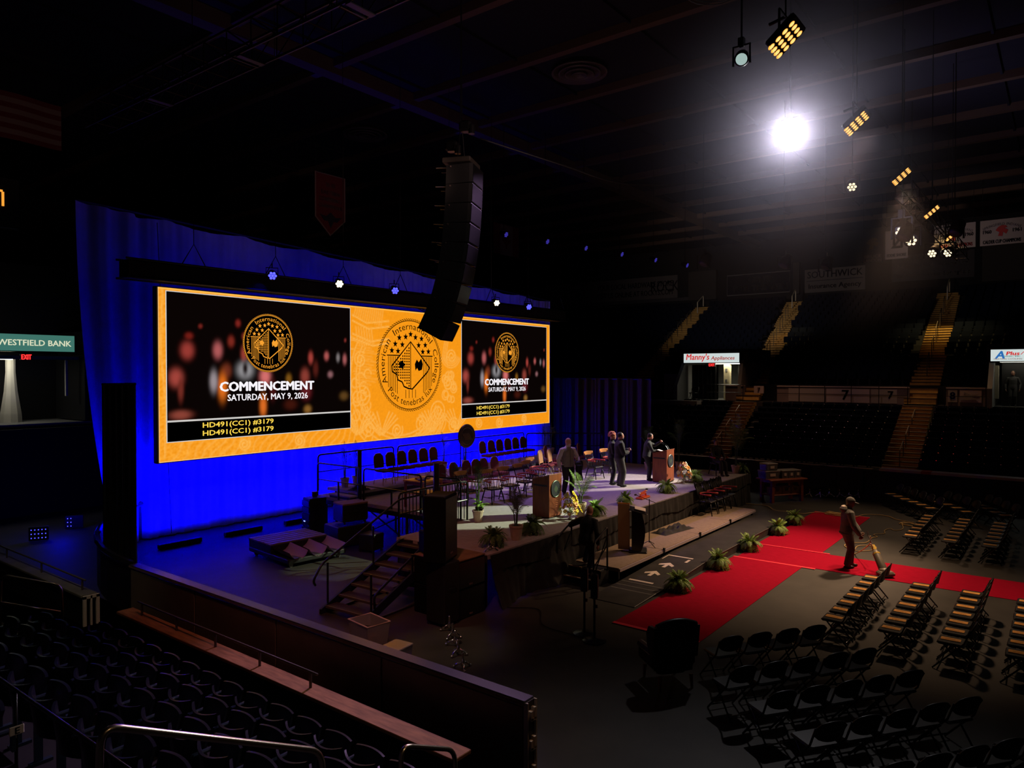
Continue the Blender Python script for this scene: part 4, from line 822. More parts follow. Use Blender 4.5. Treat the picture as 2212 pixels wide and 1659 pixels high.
# dolly with slatted top and open troughs
t = thing('low_dolly', 'low dolly with a slatted top and three open troughs on the floor', 'dolly', (11.85, 16.45, 0), radians(-6))
obj('base', G().bbox((0, 0, .17), (1.7, 2.1, .12), .02), 'black', t)
for i in range(6): obj('slat', G().bbox((0, .98 - .2 * i, .45), (1.7, .16, .04), .006), 'slat', t)
obj('box_frame', G().box((0, .45, .33), (1.68, 1.2, .2)), 'black', t)
for i in range(3):
    x = -.56 + .56 * i
    obj('trough', G().grid(lambda u, v, x=x: (x - .26 + .52 * u, -.16 - .9 * v, .46 - .2 * sin(pi * u) ** .7 - .06 * v), 8, 4).grid(lambda u, v, x=x: (x + .26 - .52 * u, -.16 - .9 * v, .44 - .2 * sin(pi * u) ** .7 - .06 * v), 8, 4), 'lav', t, smooth=True)
for x in (-.7, .7):
    for y in (-.9, .9): obj('caster', G().lathe([(.06, -.025), (.06, .025)], 12, (x, y, .06), M.Rotation(pi / 2, 3, 'X')), 'duct', t)
# blue light bars on the floor
bb = glow('blue_bar_lens', (.05, .05, 1), .6)
for i, x in enumerate((10.5, 12.5, 14.6)):
    t = thing('floor_light_bar', f'{ORD[i]} long black light bar lying at the foot of the blue drape, from the left', 'stage light', (x, 20.05, 0))
    obj('housing', G().bbox((0, 0, .08), (1.25, .16, .14), .02), 'black', t); obj('lens', G().box((0, .085, .1), (1.15, .01, .08)), bb, t)
    for s in (-.5, .5): obj('foot', G().box((s, 0, .01), (.06, .24, .02)), 'black', t)
for x, y, lab in ((8.25, 23.9, 'blue lit LED panel on the floor behind the black tower at far left'), (9.6, 24.9, 'small blue LED lamp beside the black tower at far left')):
    t = thing('floor_lamp', lab, 'light', (x, y, 0), -.5); obj('housing', G().bbox((0, .05, .22), (.5, .08, .4), .01), 'black', t)
    k = 5 if x < 9 else 2
    for i in range(k):
        for j in range(3): obj('led', G().box((-.18 + .09 * i, .0, .1 + .12 * j), (.022, .02, .022)), bl, t)
t = thing('masking_drape', 'tall black masking drape panel standing at the left end of the blue drape', 'curtain', (8.35, 18.9, 0), radians(4))
obj('cloth', G().grid(lambda u, v: (-.38 + .75 * u, .03 * sin(u * 30), .03 + 4.6 * v), 30, 1), 'black', t); obj('top_pipe', G().tube([(-.42, 0, 4.66), (.42, 0, 4.66)], .035, 6), 'blackmetal', t)
for s in (-.4, .4): obj('upright', G().tube([(s, 0, 0), (s, 0, 4.66)], .025, 6), 'duct' if s > 0 else 'blackmetal', t)
obj('base_plate', G().box((0, 0, .012), (.9, .5, .024)), 'black', t)

# ------------------------------------------------------------------ lower platform, step box, ramp
t = thing('platform', 'long low tan carpeted platform on legs in front of the stage', 'platform', (0, 0, 0))
for i in range(4):
    x0 = 14.85 + 2.315 * i; obj('deck', G().bbox((x0 + 1.155, 8.90, HP - .045), (2.30, 1.22, .09), .006), 'deck', t)
    obj('edge_trim', G().box((x0 + 1.155, 8.27, HP - .05), (2.3, .03, .07)), 'cap', t)
    if i: obj('clamp', G().box((x0, 8.25, HP - .02), (.05, .05, .12)), 'blackmetal', t)
for x in (14.95, 17.1, 19.5, 21.8, 24.02):
    for y in (8.36, 9.45): obj('leg', G().tube([(x, y, 0), (x, y, HP - .08)], .03, 6), 'blackmetal', t)
t = thing('step_box', 'two tread black step box leading up to the low platform', 'steps', (14.15, 9.05, 0))
obj('tread', G().bbox((.18, 0, .17), (.34, .95, .04), .006), 'black', t); obj('tread', G().bbox((.5, 0, .33), (.34, .95, .04), .006), 'black', t)
for z, x in ((.185, .02), (.345, .34)): obj('nosing', G().box((x, 0, z), (.03, .95, .02)), 'deck', t)
for s in (-1, 1): obj('side_frame', G().prism([(0, 0), (.68, 0), (.68, .32), (.34, .32), (.3, .16), (0, .16)], (0, s * .47, 0), X_, Z_, (0, s * .03, 0)), 'black', t)
for s, lab in ((1, ''), (-1, '')):
    y = s * .5
    obj('handrail', G().tube(rounded([(.0, y, .1), (.0, y, 1.05), (.62, y, 1.32), (.62, y, .3)], .06, 3), .022, 7), 'blackmetal', t, smooth=True); obj('mid_rail', G().tube([(.02, y, .5), (.62, y, .9)], .016, 6).tube([(.02, y, .3), (.6, y, 1.1)], .014, 5), 'blackmetal', t)
t = thing('ramp', 'black access ramp with white arrows rising beside the red carpet', 'ramp', (0, 0, 0))
RZ = .205
def rz_(x): return max(.012, min(RZ, (x - 13.6) / 4.2 * RZ))
g = G(); xs = [13.55, 15.0, 16.4, 17.8, 20.2, 22.6, 25.2]
for a, b in zip(xs, xs[1:]):
    za, zb = rz_(a), rz_(b); y0, y1 = 7.2, 8.30
    obj('deck_panel', G().add([(a, y0, 0), (b, y0, 0), (b, y1, 0), (a, y1, 0), (a, y0, za), (b, y0, zb), (b, y1, zb), (a, y1, za)], [(3, 2, 1, 0), (4, 5, 6, 7), (0, 1, 5, 4), (1, 2, 6, 5), (2, 3, 7, 6), (3, 0, 4, 7)]), 'ramp', t)
    obj('edge_strip', G().tube([(a + .01, y0 - .005, za), (b - .01, y0 - .005, zb)], .008, 4), 'duct', t)
def onramp(name, p2, m, lift=.006):
    return obj(name, G().add([(x, y, rz_(x) + lift) for x, y in p2], [tuple(range(len(p2)))]), m, t)
for i in range(5): x = 13.93 + .25 * i; onramp('grip_strip', [(x, 7.25), (x + .05, 7.25), (x + .05, 8.27), (x, 8.27)], 'grip')
onramp('tape_bar', [(15.1, 7.55), (15.18, 7.55), (15.18, 8.17), (15.1, 8.17)], 'white')
for x in (15.6, 16.37): onramp('tape_arrow', [(x, 7.85), (x + .22, 7.85), (x + .12, 7.72), (x + .22, 7.70), (x + .42, 7.9), (x + .22, 8.1), (x + .12, 8.08), (x + .22, 7.94), (x, 7.94)], 'white')
onramp('tape_bracket', [(17.35, 7.55), (17.42, 7.55), (17.42, 8.24), (17.0, 8.24), (17.0, 8.21), (17.35, 8.21)], 'white'); onramp('tape_mark', [(17.0, 7.55), (17.25, 7.55), (17.25, 7.62), (17.0, 7.62)], 'white')
# red carpets
def runner(label, x0, x1, y0, y1, tapes):
    t = thing('carpet_runner', label, 'carpet', (0, 0, 0)); obj('pile', G().bbox(((x0 + x1) / 2, (y0 + y1) / 2, .006), (x1 - x0, y1 - y0, .010), .004), 'red', t)
    for a, b, c_, d in tapes: obj('tape_edge', G().box(((a + b) / 2, (c_ + d) / 2, .0135), (b - a, d - c_, .006)), 'redtape', t)
runner('red carpet runner nearest the camera, running beside the black ramp', 12.45, 19.0, 5.31, 7.1, ((12.45, 12.55, 5.31, 7.1), (18.93, 19.03, 5.0, 7.1)))
runner('red carpet runner crossing the floor between the two blocks of chairs', 19.04, 20.74, -3, 7.02, ())
runner('red carpet runner at the far end beside the coiled yellow cable', 20.78, 26.9, 5.31, 7.1, ((20.76, 20.84, 5.1, 7.1), (26.82, 26.9, 5.31, 7.1)))

# ------------------------------------------------------------------ chairs
def folding_chair():
    p = {}
    p['seat'] = G().bbox((.0, 0, .445), (.41, .41, .045), .02).mesh('seat', 'vinyl')
    def bf(u, v, o): a = 2 * u - 1; zz = .645 + .10 * v + (.075 * (1 - a * a) ** .6 * (2 * v - 1)); return (-.235 - .06 * v - .04 * (1 - a * a) - o, a * .205, zz)
    p['backrest'] = G().grid(lambda u, v: bf(u, v, 0), 10, 4).grid(lambda u, v: bf(1 - u, v, .025), 10, 4).tube([bf(i / 8, 1, .012) for i in range(9)] + [bf(1 - i / 8, 0, .012) for i in range(9)], .014, 6, True).mesh('backrest', 'vinyl', True)
    for s, k in ((1, 'L'), (-1, 'R')):
        p['leg' + k] = G().tube([(.26, s * .215, .01), (-.19, s * .215, .50), (-.285, s * .21, .74)], .014, 6).mesh('leg', 'blackmetal', True)
        p['leg' + k + 'b'] = G().tube([(-.26, s * .19, .01), (.10, s * .19, .43)], .014, 6).mesh('leg', 'blackmetal', True)
    p['crossbar1'] = G().tube([(.20, -.21, .075), (.20, .21, .075)], .011, 6).mesh('crossbar', 'blackgloss', True); p['crossbar2'] = G().tube([(-.21, -.19, .07), (-.21, .19, .07)], .011, 6).mesh('crossbar', 'chrome', True)
    p['crossbar3'] = G().tube([(.03, -.19, .36), (.03, .19, .36)], .011, 6).mesh('crossbar', 'blackmetal', True)
    return p
FC = folding_chair()
def put_chair(P, name, label, cat, loc, rz, group, over={}):
    t = thing(name, label, cat, loc, rz, group)
    for k, me in P.items(): obj(me.name.split('.')[0], me, None, t)
    return t
def add_card(loc, rz, label):
    t = thing('program_card', label, 'card', loc, rz + rnd.uniform(-.05, .05), 'orange programs on the chairs')
    obj('sheet', CARD, None, t); obj('printed_lines', CPRINT, None, t)
CARD = G().bbox((0, 0, .006), (.14, .29, .008), .003).mesh('sheet', 'card'); CPRINT = G().box((-.005, .01, .011), (.024, .15, .002)).mesh('printed_lines', mat('card_print', (.72, .34, .08), .8))
CARD2 = None
for r, (y, nm) in enumerate(((3.36, 'first'), (2.42, 'second'), (1.52, 'third'), (.58, 'fourth'))):
    for i in range(7):
        x = 14.05 + .54 * i
        put_chair(FC, 'folding_chair', f'black folding chair, {ORD[i]} from the near end, {nm} row back from the stage, near block', 'chair', (x, y - .02, 0), pi / 2 + rnd.uniform(-.03, .03), 'near block of folding chairs')
        add_card((x, y, .468), 0, f'orange program on the {ORD[i]} chair from the near end, {nm} row, near block')
for r, (y, nm) in enumerate(((3.40, 'first'), (2.47, 'second'), (1.57, 'third'))):
    for i in range(7):
        x = 22.43 + .565 * i
        put_chair(FC, 'folding_chair', f'black folding chair, {ORD[i]} from the aisle carpet, {nm} row, block beyond the cross carpet', 'chair', (x, y - .02, 0), pi / 2 + rnd.uniform(-.03, .03), 'far block of folding chairs')
        add_card((x, y, .468), 0, f'orange program on the {ORD[i]} chair from the cross carpet, {nm} row beyond it')
for r, (nm, pts) in enumerate((('first', [(29.72, 5.12), (29.26, 4.82), (28.78, 4.52), (28.34, 4.19), (27.89, 3.88), (27.38, 3.55)]), ('second', [(28.9, 3.50), (28.48, 3.18), (27.96, 2.86), (27.37, 2.54)]), ('third', [(28.94, 2.31), (28.46, 2.04), (27.84, 1.78), (27.40, 1.49)]))):
    for i, (x, y) in enumerate(pts[::-1]):
        put_chair(FC, 'folding_chair', f'black folding chair, {ORD[i]} in the {nm} slanting row at the far end of the floor', 'chair', (x, y, 0), radians(124), 'slanting rows of folding chairs at the far end')
        add_card((x - .03, y + .03, .468), radians(34), f'orange program on the {ORD[i]} chair of the {nm} slanting far row')
for r, (nm, x0, y0, n) in enumerate((('first', 11.10, 4.20, 4), ('second', 10.07, 3.64, 5), ('third', 9.60, 2.95, 5), ('fourth', 9.11, 2.23, 5), ('fifth', 8.61, 1.44, 6))):
    sx, sy = (.43, -.30)
    for i in range(n):
        x, y = x0 + .44 * i, y0 - .305 * i
        put_chair(FC, 'folding_chair', f'empty black folding chair, {ORD[i]} from the left in the {nm} dark row behind the armchair', 'chair', (x + .13, y + .20, 0), radians(55) + rnd.uniform(-.04, .04), 'empty folding chairs in the dark foreground')
def banquet(backm):
    p = {}
    p['seat'] = G().bbox((.02, 0, .45), (.43, .43, .08), .03).mesh('seat', 'burg')
    prof_ = [(-.19, .0), (-.205, .2), (-.19, .38), (-.13, .43), (-.09, .47), (.09, .47), (.13, .43), (.19, .38), (.205, .2), (.19, 0)]
    p['backrest'] = G().prism(prof_, (-.215, 0, .52), Y_, V((-.12, 0, .99)), (-.045, 0, 0)).mesh('backrest', backm)
    p['back_frame'] = G().tube([V((-.24, 0, .52)) + Y_ * a + V((-.12, 0, .99)) * b for a, b in prof_[:]], .012, 6).mesh('back_frame', 'gold', True)
    for s in (1, -1):
        p['legf%d' % s] = G().tube([(.2, s * .2, 0), (.17, s * .19, .42)], .012, 6).mesh('leg', 'gold', True)
        p['legb%d' % s] = G().tube([(-.27, s * .2, 0), (-.2, s * .195, .42), (-.235, s * .195, .55)], .012, 6).mesh('leg', 'gold', True)
    p['stretcher'] = G().tube([(.19, -.195, .2), (.19, .195, .2)], .008, 5).mesh('stretcher', 'gold', True)
    return p
BQ, BQT = banquet('burg'), banquet('litback')  # second set: tan back colour holds the spotlight on burgundy fabric
for gi, (x0, lab) in enumerate(((16.11, 'left group on the riser'), (21.46, 'right group on the riser'))):
    for i in range(6): put_chair(BQ, 'banquet_chair', f'burgundy banquet chair, {ORD[i]} from the left, {lab}', 'chair', (x0 + .522 * i, 17.70, 1.30), -pi / 2 + rnd.uniform(-.05, .05), 'burgundy chairs on the riser')
for i, x in enumerate((16.45, 17.06, 17.66, 18.13, 18.57, 19.12)): put_chair(BQ, 'banquet_chair', f'burgundy banquet chair, {ORD[i]} from the left, row behind the wooden armchairs', 'chair', (x, 15.22, HS), -pi / 2 + rnd.uniform(-.06, .06), 'burgundy chairs on the stage floor')
for i, (x, y) in enumerate(((21.77, 15.15), (22.32, 15.12))): put_chair(BQT, 'banquet_chair', f'{("left", "right")[i]} one of two banquet chairs with tan lit backs behind the man in the vest', 'chair', (x, y, HS), -pi / 2 + .25, 'tan backed banquet chairs')
for i, (x, y) in enumerate(((23.2, 15.9), (24.3, 15.5), (24.9, 15.45))): put_chair(BQ, 'banquet_chair', f'{ORD[i]} burgundy banquet chair to the right of the man in the vest', 'chair', (x, y, HS), -pi / 2 + .3, 'burgundy chairs right of the vest man')
def captain(crest, arm, body, seatm):
    p = {}
    p['seat'] = G().bbox((0, 0, .43), (.44, .47, .045), .02).mesh('seat', seatm)
    k = 0
    for sx in (1, -1):
        for s in (1, -1): p['leg%d' % k] = G().tube([(sx * .25, s * .24, 0), (sx * .21, s * .215, .2), (sx * .16, s * .17, .42)], [.016, .022, .016], 6).mesh('leg', body, True); k += 1
    for s in (1, -1): p['stretcher%d' % s] = G().tube([(.22, s * .22, .18), (-.22, s * .22, .18)], .010, 5).mesh('stretcher', body, True)
    p['stretcher0'] = G().tube([(0, -.22, .18), (0, .22, .18)], .010, 5).mesh('stretcher', body, True)
    hoop = [(.23, .28), (.05, .275), (-.12, .245), (-.21, .14), (-.24, 0), (-.21, -.14), (-.12, -.245), (.05, -.275), (.23, -.28)]
    p['arm_rail'] = G().tube([(x, y, .665) for x, y in hoop], [.03, .022, .022, .024, .026, .024, .022, .022, .03], 8).mesh('arm_rail', arm, True)
    for i, (x, y) in enumerate(((.14, .275), (.02, .265), (-.1, .24), (.14, -.275), (.02, -.265), (-.1, -.24))): p['spindle%d' % i] = G().tube([(x * .8, y * .82, .45), (x, y, .655)], .009, 5).mesh('spindle', body, True)
    for i in range(6): y = -.16 + .064 * i; p['spindleb%d' % i] = G().tube([(-.18, y * .9, .45), (-.30, y * 1.1, .86)], .008, 5).mesh('spindle', body, True)
    for s in (1, -1): p['post%d' % s] = G().tube([(-.17, s * .19, .45), (-.305, s * .225, .90)], .012, 6).mesh('post', body, True)
    p['crest_rail'] = G().grid(lambda u, v: (-.30 - .05 * (1 - (2 * u - 1) ** 2) - .01 * v, (2 * u - 1) * .25, .84 + .115 * v + .012 * (1 - (2 * u - 1) ** 2) * v), 8, 1).grid(lambda u, v: (-.325 - .05 * (1 - (2 * u - 1) ** 2) - .01 * v, (1 - 2 * u) * .25, .84 + .115 * v + .012 * (1 - (2 * u - 1) ** 2) * v), 8, 1).tube([(-.318 - .05 * (1 - (i / 4 - 1) ** 2), (i / 4 - 1) * .25, .955 + .012 * (1 - (i / 4 - 1) ** 2)) for i in range(9)], .013, 5).mesh('crest_rail', crest, True)
    return p
CC = captain('lwood', 'armwood', 'blackgloss', 'blackgloss')
for i, (x, y, a) in enumerate(((15.75, 13.75, -.1), (16.50, 13.42, -.2), (17.30, 13.40, -.15), (18.15, 13.46, -.05), (19.0, 13.75, 0), (19.7, 14.1, 0))):
    put_chair(CC, 'captains_chair', f'black spindle armchair with honey wood crest rail, {ORD[i]} from the left behind the left lectern', 'chair', (x, y, HS), -pi / 2 + a, 'wooden armchairs left of the vest man')
for i, (x, y) in enumerate(((22.62, 13.62), (23.72, 13.62))): put_chair(CC, 'captains_chair', f'black spindle armchair with brightly lit crest rail, {("left", "right")[i]} of the two beside the standing couple', 'chair', (x, y, HS), -pi / 2 - .15, 'wooden armchairs by the couple')
CB = captain('blackgloss', 'armwood', 'black', 'black')
put_chair(CB, 'captains_chair', 'black spindle armchair with red arms at the right end of the stage, person behind it', 'chair', (26.3, 10.45, HS), radians(-125), None)
for i, x in enumerate((22.3, 22.88, 23.46, 23.98)):
    put_chair(CB, 'captains_chair', f'black armchair with red arms, {ORD[i]} from the left on the low platform', 'chair', (x, 9.2, HP), -pi / 2, 'red armed chairs on the platform')
    t = solo('draped_gown', G().grid(lambda u, v, x=x: (-.25 + .5 * u, .30 + .075 * cos(pi * 2 * (v - .5)) * .9 + .02 * sin(u * 20), .98 - .42 * abs(2 * v - 1) ** 1.3 + .03 * sin(u * 13 + i)), 10, 8), 'blackcl', f'black gown draped over the back of the {ORD[i]} chair on the low platform', 'gown', (x, 9.2, HP), 0, 'gowns on the platform chairs', True)
# wingback armchair seen from behind
t = thing('wingback_armchair', 'dark leather wingback armchair seen from behind at the near end of the red carpet', 'armchair', (10.62, 5.05, 0), radians(52)); t.scale = (.86, .86, .89)
obj('seat', G().bbox((.05, 0, .34), (.62, .6, .22), .05), 'vinyl', t, smooth=False)
obj('backrest', G().grid(lambda u, v: (-.30 - .12 * v - .03 * (1 - (2 * u - 1) ** 2), (2 * u - 1) * (.36 + .03 * v), .30 + (.83 + .09 * (1 - (2 * u - 1) ** 2)) * v), 12, 6).grid(lambda u, v: (-.20 - .1 * v, (1 - 2 * u) * (.36 + .03 * v), .30 + (.83 + .09 * (1 - (2 * u - 1) ** 2)) * v), 12, 6).tube([(-.37 - .02 * (1 - (i / 6 - 1) ** 2), (i / 6 - 1) * .39, 1.13 + .09 * (1 - (i / 6 - 1) ** 2)) for i in range(13)], .055, 8), mat('dark_leather', (.02, .013, .012), .35), t, smooth=True)
for s in (1, -1):
    obj('wing', G().prism([(-.42, 1.13), (-.16, 1.10), (-.06, .95), (-.1, .75), (-.2, .60), (-.33, .55)], (0, s * .38, 0), X_, Z_, (0, s * .07, 0)), bpy.data.materials['dark_leather'], t)
    obj('armrest', G().bbox((.02, s * .38, .5), (.62, .12, .26), .04).tube([(-.25, s * .38, .64), (.34, s * .38, .62)], .07, 8), bpy.data.materials['dark_leather'], t)
    for x in (.3, -.36): obj('leg', G().tube([(x, s * .32, 0), (x * .95, s * .31, .25)], [.022, .035], 6), 'wood', t)
# ------------------------------------------------------------------ plants
def frond_mesh(name, L, droop, n, lw, m, rise=.5, twist=0.):
    """a feather frond along +X: arching stem with leaflets both sides"""
    g = G(); P = []
    for i in range(n + 1):
        t = i / n; P.append(V((L * t * (1 - .22 * droop * t), 0, L * (rise * t - droop * t * t))))
    g.tube(P, [.006 * (1 - .8 * i / n) + .001 for i in range(n + 1)], 4)
    for i in range(1, n):
        t = i / n; w = lw * sin(pi * min(1, t * .85 + .15)) ** .7; d = (P[i + 1] - P[i - 1]).normalized()
        for s in (1, -1):
            a = P[i]; b = a + Y_ * s * w + d * w * .55 - Z_ * w * .25; q = d * (L / n * (.42 if lw < .1 else .20))
            g.add([a - q, a + q, a + (b - a) * .6 + q * .8, b, a + (b - a) * .6 - q * .8], [(0, 1, 2, 3, 4)])
    return g.mesh(name, m)
FR = [frond_mesh('frond', .40, .95, 11, .075, 'fern', .62), frond_mesh('frond', .36, 1.3, 11, .07, 'fern', .62), frond_mesh('frond', .30, .45, 9, .06, 'fern', .8)]
FRD = [frond_mesh('frond', .40, .95, 11, .075, 'fern2', .62), frond_mesh('frond', .36, 1.3, 11, .07, 'fern2', .62), frond_mesh('frond', .30, .45, 9, .06, 'fern2', .8)]
POTS = G().lathe([(.085, 0), (.115, .13), (.125, .13), (.125, .16), (.105, .16), (.10, .12)], 14).mesh('pot', 'pot', True)
POTD = G().lathe([(.085, 0), (.115, .13), (.125, .13), (.125, .16), (.105, .16), (.10, .12)], 14).mesh('pot', 'soil', True)
def fern(loc, label, set_, s=1., n=44, seed=0, cream=False):
    r = random.Random(seed); t = thing('potted_fern', label, 'fern', loc, 0, 'potted ferns'); t.scale = (s, s, s)
    obj('pot', POTS if cream else POTD, None, t)
    for i in range(n):
        k = i / n; me = set_[1] if k < .45 else set_[0] if k < .8 else set_[2]
        o = obj('frond', me, None, t, (r.uniform(-.04, .04), r.uniform(-.04, .04), .15 + .05 * k + r.uniform(0, .04)))
        o.rotation_euler = (r.uniform(-.3, .3), -.30 * (k > .8) - r.uniform(-.15, .35) * (1 if k > .4 else .4), i * 2.399 + r.uniform(-.3, .3)); q = r.uniform(.8, 1.12); o.scale = (q, q, q)
for i, (x, y, lab) in enumerate(((15.21, 6.95, 'nearest along the red carpet, at the foot of the ramp'), (17.55, 6.95, 'second along the red carpet, counted from the ramp foot'), (19.88, 7.0, 'third along the red carpet, beside the cross carpet'), (22.42, 7.0, 'fourth along the red carpet, with its pale pot showing'), (24.23, 7.05, 'farthest along the red carpet, near the yellow cable'))):
    fern((x, y, .0), 'green potted fern, ' + lab, FR, 1.05, 76, i, i == 3)
for i, (x, y, lab, dk_) in enumerate(((12.38, 10.06, 'leftmost on the stage lip, beside the speaker stack', 1), (13.93, 10.12, 'second from the left on the stage lip, before the left lectern', 1), (16.75, 10.08, 'beside the cream pot palm on the stage lip', 0), (18.74, 10.25, 'alone on the stage lip above the black podium', 0), (21.35, 10.2, 'before the right lectern on the stage lip', 0), (24.08, 10.35, 'right of the orange flowers on the stage lip', 0))):
    fern((x, y, HS), 'bushy potted fern ' + lab, FRD if dk_ else FR, 1.02 if i != 3 else .85, 74, 20 + i)
PF = {}
def palm(loc, label, h, nf, L, m='palm', s=1., potm='pot', seed=0, lean=0., pr=.15, ph=.28, spread=1.):
    r = random.Random(seed); t = thing('potted_palm', label, 'palm', loc, 0, 'potted palms')
    obj('pot', G().lathe([(pr * .72, 0), (pr, ph * .86), (pr * 1.08, ph * .86), (pr * 1.08, ph), (pr * .9, ph), (pr * .9, ph * .9)], 16), potm, t, smooth=False); obj('soil', G().cyl((0, 0, ph * .86), pr * .9, .02, 12), 'soil', t)
    key = (round(L, 2), m)
    if key not in PF: PF[key] = [frond_mesh('frond', L, d, 20, max(.105, L * .27), m, 1.0) for d in (.35, .6, .85)]
    for i in range(3): obj('stem', G().tube([(.02 * cos(i * 2), .02 * sin(i * 2), ph * .9), (.05 * cos(i * 2) + lean * .5, .05 * sin(i * 2), ph + h * .6), (.07 * cos(i * 2) + lean, .07 * sin(i * 2), ph + h)], [.018, .013, .008], 6), 'leafd', t)
    for i in range(nf):
        k = i / nf; o = obj('frond', PF[key][i % 3], None, t, (lean * (.6 + .4 * k) + .03 * cos(i * 2.4), .03 * sin(i * 2.4), ph + h * (.55 + .45 * k)))
        o.rotation_euler = (r.uniform(-.2, .2), -.35 - .75 * k * spread + r.uniform(-.1, .15), i * 2.399 + r.uniform(-.3, .3))
palm((13.2, 10.05, HS), 'leafy palm in a cream ribbed pot at the front left of the stage', .38, 13, .55, 'palm', seed=1, pr=.155, ph=.34)
palm((14.2, 12.05, HS), 'tall thin palm in a cream pot beside the stair landing railing', .95, 8, .5, 'leafd', seed=2, pr=.14, ph=.30)
fern((14.32, 12.1, HS + .2), 'small bright green plant in the cream pot beside the railing, lit by the spotlight', [frond_mesh('frond', .3, .8, 8, .05, mat('lit_green', (.22, .42, .06), .6), .8)] * 3, .9, 22, 77)
palm((16.45, 10.35, HS), 'airy palm in a cream pot between the yellow flowers and a fern', .30, 8, .62, 'fern', seed=3, pr=.15, ph=.36, lean=.1, spread=.35)
palm((26.0, 13.2, HS), 'dark palm in a cream pot at the back, left of the right lectern', .9, 9, .7, 'leafd', seed=4, ph=.3)
palm((26.9, 12.3, HS), 'dark palm in a cream pot at the back, right of the right lectern', 1.2, 9, .7, 'leafd', seed=5, ph=.3)
palm((27.1, 10.05, HS), 'tall palm in a cream pot at the right end of the stage', 1.0, 11, .95, 'palm', seed=6, pr=.17, ph=.30, lean=.1)
fern((27.25, 9.85, HS), 'dark fern spilling over the stage end beside the tall palm', FRD, .95, 36, 78)
for i, (x, lab) in enumerate(((14.95, 'first palm from the left on the riser'), (15.42, 'second palm from the left on the riser, behind the round post'), (19.55, 'palm on the riser left of the round seal'), (20.75, 'palm on the riser right of the round seal'), (26.0, 'palm in a tan pot on the riser, left one by the vest man'), (26.55, 'palm in a tan pot on the riser, right one by the vest man'))):
    palm((x, 18.25, 1.30), 'sparse dark ' + lab, .75, 7, .42, 'leafd', seed=10 + i, ph=.3, pr=.14)
palm((16.2, 14.6, HS), 'dark palm among the wooden armchairs at left', .3, 9, .6, 'leafd', seed=40, ph=.28)
def flowers(loc, label, cols, h, w, seed, cam_dir):
    r = random.Random(seed); t = thing('flower_arrangement', label, 'flowers', loc, 0)
    obj('vase', G().lathe([(.07, 0), (.03, .03), (.025, .08), (.09, .16), (.11, .2)], 14), 'vase', t, smooth=True)
    for i in range(34):
        a = i * 2.399; k = i / 34; R_ = w * (1 - .5 * k) * r.uniform(.6, 1.05); z = .14 + h * k * .9
        o = obj('leaf', FR[i % 3] if i % 3 else FRD[1], None, t, (0, 0, z * .8)); o.rotation_euler = (0, -.3 - .5 * k, a); o.scale = (R_ / .34,) * 3
    for i in range(54):
        k = i / 54; a = r.uniform(-1.7, 1.7) + cam_dir; z = .17 + h * (.02 + .93 * k); R_ = w * (1.0 - .8 * k ** 1.5) * r.uniform(.75, 1.05) + .03
        m = cols[r.randrange(len(cols))]; c = V((R_ * cos(a), R_ * sin(a), z)); q = r.uniform(.045, .075); n_ = V((cos(a), sin(a), .6)).normalized(); u, v = ortho(n_)
        g = G()
        for j in range(6):
            b = j * pi / 3; e = u * cos(b) + v * sin(b); f_ = u * cos(b + .5) + v * sin(b + .5); h_ = u * cos(b - .5) + v * sin(b - .5)
            g.add([c, c + h_ * q * .85 + n_ * q * .25, c + e * q * 1.05 + n_ * q * .35, c + f_ * q * .85 + n_ * q * .25], [(0, 1, 2, 3)])
        g.ell(c + n_ * q * .25, q * .3, q * .3, q * .3, 6, 4); obj('flower', g, m, t)
    return t
flowers((15.95, 10.36, HS), 'yellow, white and peach flower arrangement beside the left lectern', ['yellow', 'yellow', 'peach', 'cream', 'yellow', 'cream'], .55, .27, 3, radians(-140))
flowers((23.6, 10.62, HS), 'orange and cream flower arrangement before the right lectern', ['orangef', 'cream', 'peach', 'orangef', 'cream'], .56, .28, 5, radians(-140))

# ------------------------------------------------------------------ lecterns, podium, tables, small stage things
def lectern(loc, rz, label, mic=True):
    """front faces local +X"""
    t = thing('lectern', label, 'lectern', loc, rz); D, W_ = .27, .29
    obj('body', G().add([(-D, -W_, .03), (D, -W_, .03), (D, W_, .03), (-D, W_, .03), (-D, -W_, 1.0), (D, -W_, 1.14), (D, W_, 1.14), (-D, W_, 1.0)], [(3, 2, 1, 0), (4, 5, 6, 7), (0, 1, 5, 4), (1, 2, 6, 5), (2, 3, 7, 6), (3, 0, 4, 7)]), 'wood', t)
    obj('plinth', G().box((0, 0, .015), (D * 1.9, W_ * 1.9, .03)), 'black', t); obj('top_lip', G().box((.0, 0, 1.085), (.58, .60, .02), r=M.Rotation(-.255, 3, 'Y')), 'wood', t)
    for s in (-1, 1): obj('shelf_slot', G().box((-.02, s * (W_ + .002), .86), (.44, .006, .045)), 'black', t)
    s_ = obj('seal', G().lathe([(.225, 0), (.225, .014), (.2, .018)], 32, (D, 0, .76), M.Rotation(pi / 2, 3, 'Y')), 'ink', t)
    obj('seal_rim', G().tube([(D + .015, .215 * cos(a * pi / 16), .76 + .215 * sin(a * pi / 16)) for a in range(32)], .011, 5, True), mat('bronze_green', (.10, .13, .09), .4, .5) if not bpy.data.materials.get('bronze_green') else bpy.data.materials['bronze_green'], s_)
    obj('emblem', G().prism([(0, .1), (.1, 0), (0, -.11), (-.1, 0)], (D + .014, 0, .76), Y_, Z_, (.006, 0, 0)), bpy.data.materials['bronze_green'], s_)
    for s in (-1, 1): obj('microphone', G().tube([(.22, s * .05, 1.13), (.12, s * .06, 1.28), (-.02, s * .07, 1.36)], .007, 5).ell((-.04, s * .07, 1.37), .03, .018, .018, 8, 5), 'blackmetal', t)
    return t
